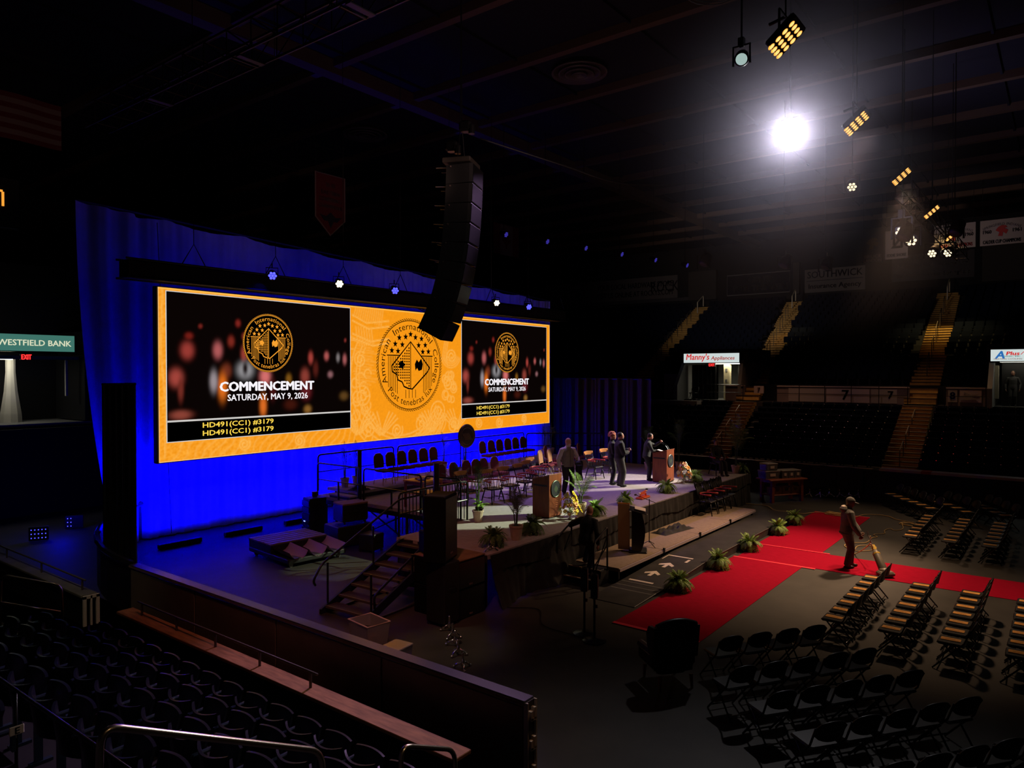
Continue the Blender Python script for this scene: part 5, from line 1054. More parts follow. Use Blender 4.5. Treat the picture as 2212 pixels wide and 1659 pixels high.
lectern((15.90, 11.06, HS), -pi / 2, 'cherry wood lectern with a round seal, left one by the yellow flowers'); lectern((23.42, 11.30, HS), -pi / 2, 'cherry wood lectern with a round seal, right one with a man speaking')
solo('paper_sheet', G().box((0, 0, 0), (.2, .26, .006), r=M.Rotation(.26, 3, 'X')), 'paper', 'white paper on the slanted top of the right lectern', 'paper', (23.38, 11.36, HS + 1.095), .1)
# black podium on the platform
t = thing('podium', 'black curved modern podium on the low platform, seen from the back', 'podium', (16.62, 8.72, HP), radians(-62))
obj('base', G().bbox((0, 0, .02), (.46, .56, .04), .015), 'black', t)
obj('column', G().grid(lambda u, v: (.13 - .10 * (2 * v - 1) ** 2 + .05, -.2 + .4 * u, .04 + .98 * v), 2, 10).grid(lambda u, v: (-.16, .2 - .4 * u, .04 + .98 * v), 2, 1), 'black', t)
for s in (-1, 1): obj('side_panel', G().prism([(-.16, .04)] + [(.18 - .10 * (i / 5 - 1) ** 2, .04 + .098 * i) for i in range(11)] + [(-.16, 1.02)], (0, s * .2, 0), X_, Z_, (0, s * .015, 0)), 'blackgloss', t)
obj('reading_top', G().bbox((0, 0, 1.05), (.48, .58, .025), .01, r=M.Rotation(.22, 3, 'Y')), 'blackgloss', t)
solo('open_binder', G().box((.0, 0, 0), (.28, .42, .012), r=M.Rotation(.22, 3, 'Y')), 'paper', 'white paper lying on the black podium top', 'paper', (16.66, 8.68, HP + 1.085), radians(-62))
t = thing('folder_board', 'tan wooden board leaning upright behind the black podium', 'board', (16.42, 9.02, HP), radians(20))
obj('panel', G().box((0, 0, .62), (.02, .30, 1.18), r=M.Rotation(-.05, 3, 'Y')), mat('tan_board', (.75, .46, .24), .6), t); obj('edge', G().box((0, 0, 1.22), (.03, .30, .03)), 'orangef', t)
t = thing('microphone_stand', 'black boom microphone stand with tripod feet beside the black podium', 'microphone stand', (17.25, 8.72, HP))
for a in (0, 2.1, 4.2): obj('leg', G().tube([(0, 0, .14), (.28 * cos(a), .28 * sin(a), .012)], .010, 5), 'blackmetal', t)
obj('pole', G().tube([(0, 0, .1), (0, 0, 1.25)], .012, 6), 'blackmetal', t); obj('boom', G().tube([(.25, -.05, 1.12), (-.55, .1, 1.42)], .009, 5), 'blackmetal', t); obj('microphone', G().ell((-.58, .1, 1.43), .06, .025, .025, 10, 6), 'blackmetal', t)
# side table with sweets
t = thing('side_table', 'honey wood side table with small items at the left of the stage', 'table', (14.95, 14.75, HS), .1)
obj('tabletop', G().bbox((0, 0, .76), (.95, .75, .04), .01), 'lwood', t); obj('apron', G().box((0, 0, .70), (.85, .65, .09)), 'wood', t); obj('shelf', G().bbox((-.05, -.05, .40), (.8, .6, .03), .008), 'lwood', t)
for x in (-.42, .42):
    for y in (-.32, .32): obj('leg', G().box((x, y, .36), (.06, .06, .72)), 'wood', t)
for i, (x, y, m_, lab) in enumerate(((-.1, .05, 'inkred', 'red folded cloth on the honey wood side table'), (.12, .0, 'white', 'white programs lying on the honey wood side table'), (-.22, -.12, mat('blue_item', (.1, .1, .5), .6), 'blue folder on the honey wood side table'))):
    solo('table_item', G().bbox((0, 0, .02), (.22, .2, .035), .01), m_, lab, 'folder', (14.95 + x, 14.75 + y, HS + .78), .5 * i)
# round seal on a stand
t = thing('seal_medallion', 'round dark bronze seal medallion on a thin stand before the riser', 'medallion', (19.47, 17.05, HS), radians(-95))
obj('disc', G().lathe([(.41, -.02), (.43, 0), (.41, .025), (.36, .02)], 40, (0, 0, 1.58), M.Rotation(pi / 2, 3, 'Y')), mat('dark_bronze', (.055, .035, .015), .4, .5), t)
bz = mat('bronze_relief', (.17, .10, .035), .4, .5)
for r_ in (.30, .39): obj('ring', G().tube([(.03, r_ * cos(a * pi / 20), 1.58 + r_ * sin(a * pi / 20)) for a in range(40)], .010, 5, True), bz, t)
obj('lettering', lettering(lettering(G(), 'American International College', .075, (.035, 0, 1.58), Y_, Z_, 1.5, .002, bend=(.345, True)), 'Post tenebras lux', .075, (.035, 0, 1.58), Y_, Z_, .55, .002, bend=(.345, False)), bz, t)
for i in range(5): obj('relief_bar', G().box((.025, -.14 + .07 * i, 1.56), (.02, .03, .28), r=M.Rotation(.6, 3, 'X')), bz, t)
obj('pole', G().tube([(-.03, 0, .02), (-.03, 0, 1.5)], .018, 6), 'blackmetal', t); obj('base', G().cyl((-.03, 0, 0), .22, .025, 18), 'blackmetal', t)
# orange tool on the stage lip
t = thing('carpet_tool', 'orange flat based tool with a white tipped bar lying on the stage lip', 'tool', (19.95, 10.3, HS), radians(4))
obj('base', G().bbox((0, 0, .03), (.62, .24, .05), .02), 'orange', t); obj('frame', G().tube([(-.22, 0, .05), (-.18, 0, .14), (.18, 0, .14), (.22, 0, .05)], .03, 6), 'orange', t); obj('bar', G().tube([(-.2, 0, .17), (.2, 0, .2)], .025, 8), 'orange', t)
for s in (-.26, .25): obj('white_tip', G().ell((s, 0, .18 + .02 * (s > 0)), .05, .035, .035, 10, 6), 'cream', t)
obj('grip', G().ell((.28, 0, .24), .06, .04, .03, 8, 6), 'black', t)
# coat heaps
def heap(name, label, loc, sx, sy, h, m, rz=0, seed=0, cat='cloth'):
    r = random.Random(seed); ph = [r.uniform(0, 6) for _ in range(4)]
    def f(u, v):
        a, b = 2 * u - 1, 2 * v - 1; e = max(0, 1 - a * a) * max(0, 1 - b * b); return (a * sx, b * sy, .004 + e ** .7 * h * (.6 + .25 * sin(5 * a + ph[0]) + .25 * sin(7 * b + ph[1]) + .15 * sin(11 * a + 6 * b + ph[2]) + .12 * sin(19 * a - 9 * b)))
    return solo(name, G().grid(f, 34, 24), m, label, cat, loc, rz, None, True)
heap('cloth_heap', 'crumpled black cloth lying on the low platform against the skirt', (19.4, 9.05, HP), .75, .26, .17, 'blackcl', -.15, 2)
heap('coat_heap', 'dark coat heap on the riser at its left end', (14.85, 17.45, 1.30), .28, .25, .22, 'blackcl', 0, 4, 'coat')
heap('coat_heap', 'dark coat lying on the riser behind the wooden armchairs', (21.0, 16.9, HS), .5, .25, .3, 'blackcl', 0, 5, 'coat')
# red work table with bins
t = thing('work_table', 'red brown wooden work table with a lower shelf beyond the stage end', 'table', (28.45, 8.75, 0), radians(-33))
obj('tabletop', G().bbox((0, 0, .86), (1.75, .85, .05), .01), 'rwood', t); obj('apron', G().box((0, 0, .79), (1.5, .68, .09)), 'rwood', t); obj('shelf', G().bbox((0, 0, .27), (1.45, .6, .04), .01), 'rwood', t)
for x in (-.68, .68):
    for y in (-.3, .3):
        obj('leg', G().box((x, y, .42), (.11, .11, .84)), 'rwood', t); obj('bracket', G().prism([(0, 0), (.16, 0), (0, -.2)], (x - (.05 if x > 0 else -.05), y - .02, .75), (-1 if x > 0 else 1, 0, 0), Z_, (0, .05, 0)), 'rwood', t)
TM = M.Translation((28.45, 8.75, 0)) @ M.Rotation(radians(-33), 4, 'Z')
for i, x in enumerate((-.40, .02, .44)):
    p = TM @ V((x, -.06, .29)); t = thing('cardboard_bin', f'{ORD[i]} of three open front cardboard bins from the left on the work table shelf', 'box', p, radians(-33), 'cardboard bins under the work table')
    obj('front', G().prism([(-.19, 0), (.19, 0), (.19, .26), (.1, .26), (.06, .13), (-.06, .13), (-.1, .26), (-.19, .26)], (0, -.2, 0), X_, Z_, (0, .012, 0)), 'cardboard', t)
    obj('body', G().box((-.185, 0, .13), (.012, .4, .26)).box((.185, 0, .13), (.012, .4, .26)).box((0, .2, .13), (.38, .012, .26)).box((0, 0, .006), (.37, .39, .012)), 'cardboard', t)
def bin_(p, w, d, h, lab):
    t = thing('storage_bin', lab, 'box', p, radians(-33), 'storage bins on the work table'); obj('tub', G().box((0, 0, h / 2), (w, d, h), taper=1.06), 'tubgrey', t); obj('lid', G().bbox((0, 0, h + .015), (w * 1.12, d * 1.1, .04), .01), 'tublid', t)
    obj('label_sticker', G().box((0, -d / 2 - .012, h * .55), (w * .4, .01, h * .4)), 'paper', t); obj('rib', G().box((-w / 2 - .012, 0, h * .5), (.01, d * .7, h * .5)), 'duct', t)
for i, x in enumerate((-.52, .02, .32, .62)): bin_(TM @ V((x, .05 if i else .1, .885)), .62 if i == 0 else .27, .45, .27, f'grey storage bin with pale lid, {ORD[i]} from the left on the red work table')
bin_(TM @ V((-.55, .08, 1.20)), .46, .42, .24, 'grey storage bin stacked on top of the leftmost bin')
# clear tub, stands, chrome bases
t = thing('storage_tub', 'clear plastic storage tub standing behind the near rink boards', 'tub', (8.82, 10.1, 0), radians(-8))
W_, D_ = .24, .32
obj('tub', G().add([(a * W_ * k, b * D_ * k, z) for z, k in ((.02, .86), (.42, 1.0), (.42, .96), (.04, .82)) for a, b in ((-1, -1), (1, -1), (1, 1), (-1, 1))], [(3, 2, 1, 0)] + [(k * 4 + i, k * 4 + (i + 1) % 4, k * 4 + 4 + (i + 1) % 4, k * 4 + 4 + i) for k in range(3) for i in range(4)] + [(12, 13, 14, 15)]), 'plastic', t)
obj('rim', G().tube([(-W_, -D_, .42), (W_, -D_, .42), (W_, D_, .42), (-W_, D_, .42)], .014, 6, True), 'paper', t)
solo('black_pouch', G().bbox((0, 0, .13), (.2, .3, .1), .03), 'black', 'black pouch lying inside the clear plastic tub', 'bag', (8.83, 10.15, .1), .2); solo('box_of_tape', G().bbox((0, 0, .08), (.14, .14, .12), .01), 'cardboard', 'tan carton inside the clear plastic tub', 'box', (8.78, 9.95, .05), .3)
t = thing('storage_tub', 'low clear plastic tub beside the larger clear tub', 'tub', (8.55, 9.1, 0), .1); obj('tub', G().box((0, 0, .12), (.4, .34, .24), taper=1.1), 'plastic', t); obj('lid', G().bbox((0, 0, .26), (.46, .40, .03), .01), 'plastic', t)
def mstand(loc, label, h):
    t = thing('speaker_stand', label, 'speaker', loc, .4); obj('base', G().lathe([(.22, 0), (.22, .02), (.06, .045)], 20), 'blackgloss', t); obj('pole', G().tube([(0, 0, .03), (0, 0, h)], .022, 8), 'blackmetal', t)
    obj('cabinet', G().bbox((0, 0, h - .23), (.15, .13, .45), .02), 'black', t); obj('knob', G().cyl((.0, -.03, .62), .03, .05, 8), 'blackmetal', t)
mstand((11.42, 6.88, 0), 'black round base stand with a slim box on top, nearer of the pair', 1.25); mstand((11.62, 7.22, 0), 'black round base stand with a slim box on top, farther of the pair', 1.27)
def cbase(loc, label, group, s=1.):
    t = thing('chrome_tripod', label, 'tripod', loc, rnd.uniform(0, 2), group); t.scale = (s,) * 3
    obj('post', G().lathe([(.03, .05), (.045, .1), (.02, .16), (.018, .26), (.03, .28)], 10), 'chrome', t, smooth=True)
    for a in (0, 2.1, 4.2): obj('leg', G().tube([(0, 0, .12), (.09 * cos(a), .09 * sin(a), .08), (.16 * cos(a), .16 * sin(a), .02)], [.022, .018, .022], 7).ell((.16 * cos(a), .16 * sin(a), .025), .028, .028, .022, 8, 5), 'chrome', t, smooth=True)
for i, p in enumerate(((10.19, 9.37), (9.94, 9.06), (9.68, 8.76), (9.39, 8.43), (9.00, 7.97))): cbase((*p, 0), f'small chrome tripod base, {ORD[i]} from the back in the near row on the floor', 'chrome tripods near the boards')
for i, p in enumerate(((30.0, 8.12), (30.2, 7.78), (30.45, 7.50), (30.6, 7.15), (30.75, 6.83), (30.95, 6.54))): cbase((*p, 0), f'small chrome tripod base, {ORD[i]} from the left in the row below the far stand', 'chrome tripods below the far stand', 1.1)
cbase((12.0, 9.85, HS), 'small chrome tripod base on the front left corner of the stage', None)

# ------------------------------------------------------------------ people
def ik(a, b, l1, l2, pole):
    a, b = V(a), V(b); d = b - a; L = min(d.length, (l1 + l2) * .999); d.normalize(); x = (l1 * l1 - l2 * l2 + L * L) / (2 * L); h = sqrt(max(0, l1 * l1 - x * x))
    p = V(pole); p = (p - d * p.dot(d)).normalized(); return a + d * x + p * h
def zone_assign(me, samples):
    n = len(me.polygons); c = np.zeros(n * 3); me.polygons.foreach_get('center', c); c = c.reshape(-1, 3)
    P = np.array([s[0] for s in samples]); r = np.array([s[1] for s in samples]); k = np.array([s[2] for s in samples]); out = np.zeros(n, np.int32)
    for i in range(0, n, 2000): d = np.linalg.norm(c[i:i + 2000, None] - P[None], axis=2) / r[None]; out[i:i + 2000] = k[d.argmin(1)]
    me.polygons.foreach_set('material_index', out)
def person(label, loc, rz, mats, h=1.75, lean=0., ank=((0, .11, .08), (0, -.11, .08)), wr=((.1, .28, .85), (.1, -.28, .85)), hyaw=0., hpitch=0., pelvis=.94, px=0., hair='hair', bald=False, pad=.012, toes=(0, 0), epole=((-.6, .5, -.2), (-.6, -.5, -.2)), kpole=(1, 0, .1), beard=None, extra=None, coat=.0, grip=(.6, .6)):
    """mats: skin, top, sleeves, trousers, shoes; local +X is forward, +Y the person's left"""
    g = G(); S = []; k = h / 1.75
    t = thing('person', label, 'person', loc, rz); t.scale = (k, k, k)
    def smp(pts, r, m, n=6):
        pts = [V(p) for p in pts]
        for a, b in zip(pts, pts[1:]):
            for i in range(n + 1): S.append((tuple(a.lerp(b, i / n)), r, m))
    B = V((px, 0, pelvis)); RL = M.Rotation(lean, 3, 'Y')
    def T(p): return B + RL @ V(p)
    rings = [(-.13, .10, .15), (-.06, .125, .17), (.04, .125, .168), (.13, .115, .152), (.25, .125, .168), (.36, .13, .182), (.44, .11, .175), (.50, .075, .10), (.54, .055, .06)]
    g2 = G(); n = 18; vs = []
    for z, rx, ry in rings:
        for i in range(n): a = 2 * pi * i / n; vs.append(T(((rx + pad) * cos(a), (ry + pad) * sin(a), z)))
    fs = [tuple(range(n - 1, -1, -1)), tuple(range((len(rings) - 1) * n, len(rings) * n))]
    for j in range(len(rings) - 1):
        for i in range(n): fs.append((j * n + i, j * n + (i + 1) % n, (j + 1) * n + (i + 1) % n, (j + 1) * n + i))
    g.add(vs, fs)
    for z in np.linspace(.02 - coat, .49, 8):
        for a in range(0, 12): q = 2 * pi * a / 12; S.append((tuple(T((.1 * cos(q), .13 * sin(q), z))), .09, 1))
    for a in range(12): q = 2 * pi * a / 12; S.append((tuple(T((.1 * cos(q), .13 * sin(q), -.07 - coat))), .09, 3 if not coat else 1))
    neck = T((.0, 0, .54)); hc = T((.035, 0, .672)); RH = RL @ M.Rotation(hyaw, 3, 'Z') @ M.Rotation(hpitch, 3, 'Y')
    def HT(p): return hc + RH @ V(p)
    g.tube([T((-.015, 0, .43)), HT((-.02, 0, -.05))], [.082, .064], 10); smp([T((0, 0, .545)), HT((-.02, 0, -.05))], .055, 0)
    g.ell(HT((0, 0, .015)), .104, .083, .118, 16, 10, RH); g.ell(HT((.03, 0, -.06)), .068, .062, .06, 12, 8, RH); g.ell(HT((.098, 0, -.012)), .02, .014, .024, 8, 6, RH); g.ell(HT((.082, 0, -.055)), .018, .025, .014, 8, 6, RH); g.ell(HT((.082, 0, .022)), .014, .045, .012, 8, 6, RH)
    for s in (1, -1): g.ell(HT((-.005, s * .078, -.005)), .02, .012, .032, 8, 6, RH)
    for p in ((0, 0, .02), (.04, 0, -.05), (.08, 0, 0), (0, .07, 0), (0, -.07, 0), (-.05, 0, .03), (0, 0, .09)): S.append((tuple(HT(p)), .07, 0))
    for j, s in enumerate((1, -1)):
        sh = T((0, s * .195, .43)); w = V(wr[j]); el = ik(sh, w, .30, .27, V(epole[j])); p = pad
        g.tube([T((0, s * .12, .44)), sh, sh.lerp(el, .5), el, el.lerp(w, .5), w], [.06 + p, .062 + p, .052 + p, .044 + p, .040 + p, .030 + p * .7], 10); smp([sh, el, w], .055, 2)
        d = (w - el).normalized(); u, v = ortho(d); pn = V((0, -s, 0)) - d * V((0, -s, 0)).dot(d)
        if pn.length < .2: pn = V((1, 0, 0)) - d * d.x
        pn.normalize(); sd = d.cross(pn); c = w + d * .075; cv = grip[j]
        RP = M((d, sd, pn)).transposed(); g.ell(w + d * .055, .055, .042, .02, 10, 7, RP); smp([w + d * .03, w + d * .16], .05, 0, 4)
        for f in range(4):
            L = (.038, .044, .042, .033)[f]; o = w + d * .095 + sd * (-.03 + .02 * f); e1 = d * cos(cv) + pn * sin(cv); e2 = d * cos(2 * cv) + pn * sin(2 * cv)
            g.tube([o - d * .03, o + e1 * L * .5, o + e1 * L, o + e1 * L + e2 * L * .8], [.0125, .0115, .0105, .009], 7)
        o = w + d * .035 - sd * .035; g.tube([o, o - sd * .025 + d * .03 + pn * .012, o - sd * .02 + d * .06 + pn * .03], [.0145, .0125, .010], 7)
    for j, s in enumerate((1, -1)):
        hp_ = T((0, s * .088, -.03)); an = V(ank[j]); kn = ik(hp_, an, .43, .42, V(kpole)); p = pad * .9
        g.tube([T((0, s * .07, .04)), hp_, hp_.lerp(kn, .5), kn, kn.lerp(an, .4), an], [.09 + p, .098 + p, .08 + p, .063 + p, .06 + p, .048 + p], 12); smp([hp_ + V((0, 0, -.05)), kn, an + V((0, 0, .03))], .075, 3)
        ty = toes[j]; f = V((cos(ty), sin(ty), 0)); RF = M.Rotation(ty, 3, 'Z'); z0 = an.z - .08
        g.ell((an.x + f.x * .05, an.y + f.y * .05, z0 + .042), .135, .048, .042, 12, 7, RF); g.ell((an.x, an.y, z0 + .05), .06, .045, .05, 10, 7, RF)
        smp([an + V((-f.x * .05, -f.y * .05, -.055)), an + V((f.x * .17, f.y * .17, -.055))], .06, 4)
    me0 = g.mesh('body', mats, True); o = obj('body', me0, None, t)
    md = o.modifiers.new('r', 'REMESH'); md.mode = 'VOXEL'; md.voxel_size = .0105; sm = o.modifiers.new('s', 'SMOOTH'); sm.factor = .5; sm.iterations = 2
    dg = bpy.context.evaluated_depsgraph_get(); me = bpy.data.meshes.new_from_object(o.evaluated_get(dg)); o.modifiers.clear()
    me.materials.clear()
    for m in mats: me.materials.append(MT[m])
    zone_assign(me, S); me.polygons.foreach_set('use_smooth', [True] * len(me.polygons)); o.data = me; bpy.data.meshes.remove(me0)
    RE = RH
    for s in (1, -1): obj('eye', G().ell(HT((.094, s * .03, .008)), .008, .012, .007, 8, 5, RE), 'eye', t)
    obj('mouth', G().ell(HT((.1, 0, -.052)), .008, .022, .006, 8, 5, RE), 'lip', t)
    if hair == 'curly':
        gg = G(); r = random.Random(3)
        for i in range(110): a, b = r.uniform(0, 6.28), r.uniform(-.4, 1.2); gg.ell(HT((-.035 + .10 * cos(a) * cos(b), .11 * sin(a) * cos(b), .045 + .11 * sin(b))), *[r.uniform(.025, .045)] * 3, 7, 5)
        obj('hair', gg, 'redhair', t, smooth=True)
    elif hair and not bald: obj('hair', G().ell(HT((-.020, 0, .040)), .101, .091, .104, 16, 10, RH), hair, t, smooth=True)
    if beard: obj('beard', G().ell(HT((.04, 0, -.068)), .062, .058, .052, 12, 8, RH), beard, t, smooth=True)
    if extra: extra(t, T, HT, RH)
    return t
def vest_x(t, T, HT, RH):
    vs = [(-.075, .17, .205), (.08, .163, .196), (.25, .172, .21), (.36, .176, .215), (.44, .155, .19), (.49, .115, .13)]; n = 20; g = G()
    g.add([T(((a) * cos(2 * pi * i / n), b * sin(2 * pi * i / n), z)) for z, a, b in vs for i in range(n)], [(j * n + i, j * n + (i + 1) % n, (j + 1) * n + (i + 1) % n, (j + 1) * n + i) for j in range(len(vs) - 1) for i in range(n)])
    obj('vest', g, 'vest', t, smooth=True); obj('zip', G().box(T((.175, 0, .2)), (.008, .012, .5)), 'duct', t); obj('collar', G().tube([T((.09 * cos(a), .09 * sin(a), .50)) for a in [i * .52 for i in range(12)]], .022, 6, True), 'vest', t)
person('bald man with grey beard in a taupe vest and pale shirt standing on the stage', (19.12, 12.51, HS), radians(-118), ['skin', 'shirt', 'shirt', 'blackcl', 'shoe'], 1.80, wr=((.2, .26, 1.02), (.05, -.30, .84)), bald=True, beard='shirt', extra=vest_x, hyaw=.35, pad=.026, ank=((0, .13, .08), (0, -.13, .08)))
PM = M.Translation((19.12, 12.51, HS)) @ M.Rotation(radians(-118), 4, 'Z')
solo('black_coat', G().grid(lambda u, v: (.30 + .05 * sin(u * 9), .14 + .22 * u + .02 * sin(v * 8), 1.08 - .62 * v), 10, 8).grid(lambda u, v: (.24 + .04 * sin(u * 7), .36 - .22 * u, 1.08 - .55 * v), 8, 8), 'blackcl', 'black coat hanging from the left arm of the man in the vest', 'coat', (19.12, 12.51, HS), radians(-118), None, True)
t = thing('cap', 'black cap held in the left hand of the man in the vest', 'cap', PM @ V((.32, .2, 1.0)), radians(-118)); obj('crown', G().ell((0, 0, 0), .12, .1, .09, 12, 8), 'blackcl', t, smooth=True); obj('brim', G().ell((.12, -.02, -.03), .1, .09, .012, 12, 4), 'blackcl', t, smooth=True)
person('man in a black jacket and charcoal jeans standing with folded arms, seen in profile', (21.53, 12.0, HS), radians(-50), ['skin', 'blackcl', 'blackcl', 'jeans', 'shoe'], 1.84, wr=((.30, .05, 1.18), (.26, -.06, 1.12)), hair='hair', beard='hair', pad=.042, epole=((-.3, .7, -.6), (-.3, -.7, -.6)), hyaw=-.1, grip=(.9, .9), ank=((.0, .1, .08), (.04, -.13, .08)))
person('person with a big copper curly hairdo standing behind the man in the black jacket', (21.75, 12.42, HS), radians(-58), ['skin', 'blackcl', 'blackcl', 'blackcl', 'shoe'], 1.80, wr=((.25, .1, 1.1), (.25, -.1, 1.08)), hair='curly', ank=((.02, .1, .08), (-.02, -.1, .08)))
person('bearded man in a dark hoodie speaking at the right lectern with a raised fist', (23.33, 11.82, HS), radians(-60), ['skin', 'greenbl', 'greenbl', 'blackcl', 'shoe'], 1.71, lean=.14, wr=((.42, .16, 1.40), (.34, -.12, 1.10)), hair='hair', beard='hair', hyaw=.1, epole=((.0, .8, -.8), (-.5, -.6, -.4)), grip=(1.3, 1.2), pad=.022, px=-.08)
person('bald man in dark clothes climbing the step box, seen from behind', (14.50, 8.98, .0), radians(4), ['skin', 'blackcl', 'blackcl', 'navy', 'wshoe'], 1.68, lean=.24, pelvis=1.08, px=.02, ank=((.20, .12, .46), (-.02, -.1, .27)), wr=((.30, .47, 1.42), (.02, -.33, .98)), bald=True, coat=.16, pad=.026, epole=((-.5, .6, -.4), (-.6, -.5, -.1)), grip=(1.1, .5))
def vac_x(t, T, HT, RH):
    obj('cap', G().ell(HT((-.01, 0, .055)), .108, .088, .085, 16, 8, RH), 'capc', t, smooth=True); obj('cap_brim', G().ell(HT((.12, 0, .045)), .085, .075, .010, 14, 4, RH), 'capc', t, smooth=True)
    obj('hood', G().ell(T((-.10, 0, .50)), .10, .13, .075, 14, 8), 'grey', t, smooth=True); obj('hood_lining', G().ell(T((-.10, 0, .555)), .075, .10, .045, 12, 7), 'bwhite', t, smooth=True); obj('hem', G().tube([T((.15 * cos(a), .19 * sin(a), -.08)) for a in [i * .45 for i in range(14)]], .024, 6, True), 'grey', t, smooth=True)
person('man in a grey hooded jacket and cap vacuuming the red cross carpet', (19.66, 4.42, 0), radians(-62), ['skin2', 'grey', 'grey', 'greytr', 'shoe'], 1.80, lean=.07, wr=((.30, -.02, .90), (.24, -.24, .86)), hpitch=.25, pad=.03, hair='capc', coat=.08, ank=((.12, .12, .08), (-.02, -.1, .08)), extra=vac_x, grip=(1.2, 1.2))
person('seated person in black clothes in the armchair at the right end of the stage', (26.3, 10.45, HS), radians(-125), ['skin2', 'blackcl', 'blackcl', 'blackcl', 'shoe'], 1.70, pelvis=.56, px=-.08, lean=-.1, ank=((.42, .1, .08), (.42, -.1, .08)), wr=((.28, .12, .66), (.28, -.12, .66)), hair='hair', kpole=(1, 0, .9))
person('dark figure standing in the right portal beyond the far stands', (42.0, 2.1, 3.33), radians(180), ['skin2', 'blackcl', 'blackcl', 'blackcl', 'shoe'], 1.72, hair='hair')
# vacuum cleaner and its cable
HP_ = V((19.92, 3.97, .83)); BP = V((19.30, 3.46, .06)); ax = (HP_ - BP)
t = thing('vacuum_cleaner', 'grey upright vacuum cleaner with a yellow switch block on the cross carpet', 'vacuum cleaner', BP)
q = lambda f: ax * f
obj('handle', G().tube([q(.62), q(1.0), q(1.06) + V((.0, 0, .06))], .016, 7), 'duct', t); obj('bag_body', G().tube([q(.05), q(.15), q(.5), q(.62)], [.07, .10, .085, .05], 12), 'vac', t, smooth=True)
obj('switch_block', G().tube([q(.62), q(.74)], [.055, .05], 8), 'vyellow', t); obj('badge', G().tube([q(.50), q(.535)], .088, 12), 'vyellow', t); obj('side_grip', G().tube([q(.66), q(.68) + V((-.1, .05, .12))], .014, 6), 'paper', t)
hd = V((ax.x, ax.y, 0)).normalized(); rzv = atan2(hd.y, hd.x)
obj('floor_head', G().bbox((0, 0, .03), (.30, .36, .12), .04, rz=rzv), 'vac', t); obj('motor', G().ell((hd.x * .05, hd.y * .05, .09), .13, .13, .07, 12, 7), 'vac', t, smooth=True)
def wire(label, pts, r=.012, m='cable', name='power_cable', z=.02):
    P = [V((*p, z)) if len(p) == 2 else V(p) for p in pts]; out = []
    for i in range(len(P) - 1):
        a, b, c, d = P[max(i - 1, 0)], P[i], P[i + 1], P[min(i + 2, len(P) - 1)]
        for j in range(6): u = j / 6; out.append(.5 * ((2 * b) + (c - a) * u + (2 * a - 5 * b + 4 * c - d) * u * u + (3 * b - a - 3 * c + d) * u ** 3))
    return solo(name, G().tube(out + [P[-1]], r, 5), m, label, 'cable', (0, 0, 0), 0, None, True)
coil = [(26.6 + .35 * cos(i * 1.9) + .05 * i % .3, 6.2 + .55 * sin(i * 1.9 + i * .13)) for i in range(16)]
wire('yellow power cable from behind the stage end coiling on the far red carpet', [(26.8, 9.6), (26.85, 8.9), (26.6, 8.6), (26.15, 8.29), (26.12, 7.84), (26.07, 7.3), (26.64, 7.0)] + coil + [(27.28, 5.53), (27.45, 4.90), (26.97, 4.50), (26.74, 3.95)], .014, z=.03)
coil2 = [(26.4 + .30 * cos(i * 1.7), 4.0 + .35 * sin(i * 1.7 + i * .1)) for i in range(12)]
wire('yellow power cable squiggling across the floor to the vacuum cleaner', coil2 + [(25.6, 4.1), (25.12, 4.23), (25.3, 4.42), (24.9, 4.5), (24.43, 4.42), (24.11, 4.65), (23.8, 4.5), (23.55, 4.6), (22.81, 4.61), (22.5, 4.95), (22.0, 5.0), (21.6, 4.6), (22.0, 4.25), (22.48, 4.31), (22.2, 4.7), (21.2, 4.55), (20.2, 4.0, .55), (20.05, 3.95, .8)], .012)
wire('thin black cable on the dark floor near the skirt corner', [(11.9, 9.3), (12.2, 8.7), (11.5, 8.1), (11.4, 7.4), (11.3, 6.8)], .010, 'black')
for i, y in enumerate((17.7, 18.9, 20.1)): put_chair(FC, 'folding_chair', f'{ORD[i]} folding chair from the right on the balcony under the appliance sign', 'chair', (40.7, y, 3.3), pi, 'folding chairs on the far balcony')

# ------------------------------------------------------------------ hung from the roof
t = thing('line_array', 'long black hanging line array loudspeaker in front of the video wall', 'speaker', (13.15, 11.55, 9.88), radians(-66))
x, z, a = 0., 0., .05
obj('fly_frame', G().bbox((-.1, 0, .1), (.7, .85, .12), .02), mat('fly_frame_steel', (.05, .04, .032), .6), t)
for i in range(9):
    h = .46; a_ = (.03, .05, .07, .10, .15, .21, .28, .36, .46)[i]; Rm = M.Rotation(a_, 3, 'Y')
    c = V((x, 0, z)) + Rm @ V((0, 0, -h / 2))
    poly = [(-.38, -.30), (.24, -.44), (.32, -.44), (.32, .44), (.24, .44), (-.38, .30)]
    g = G(); g.add([c + Rm @ V((p[0], p[1], s * (h / 2 - .008))) for s in (-1, 1) for p in poly], [tuple(range(5, -1, -1)), tuple(range(6, 12))] + [(k, (k + 1) % 6, 6 + (k + 1) % 6, 6 + k) for k in range(6)])
    b = obj('cabinet', g, mat('array_cabinet', (.035, .034, .034), .6) if i == 0 else bpy.data.materials['array_cabinet'], t); obj('grille', G().box(c + Rm @ V((.326, 0, 0)), (.012, .84, h - .05), r=Rm), 'blackgloss', b)
    for s in (-1, 1): obj('rigging_pin', G().ell(c + Rm @ V((-.26, s * .335, h / 2 - .05)), .022, .03, .022, 8, 5), 'bannertrim', b); obj('rear_strut', G().box(c + Rm @ V((-.52, s * .2, h / 2 - .04)), (.30, .025, .018), r=Rm), 'duct', b)
    nx = V((x, 0, z)) + Rm @ V((0, 0, -h)); x, z = nx.x, nx.z
for s in (-1, 1): obj('chain', G().tube([(-.1, s * .3, .15), (-.1, s * .05, 1.0), (-.1, 0, 6.5)], .012, 4), 'blackmetal', t)
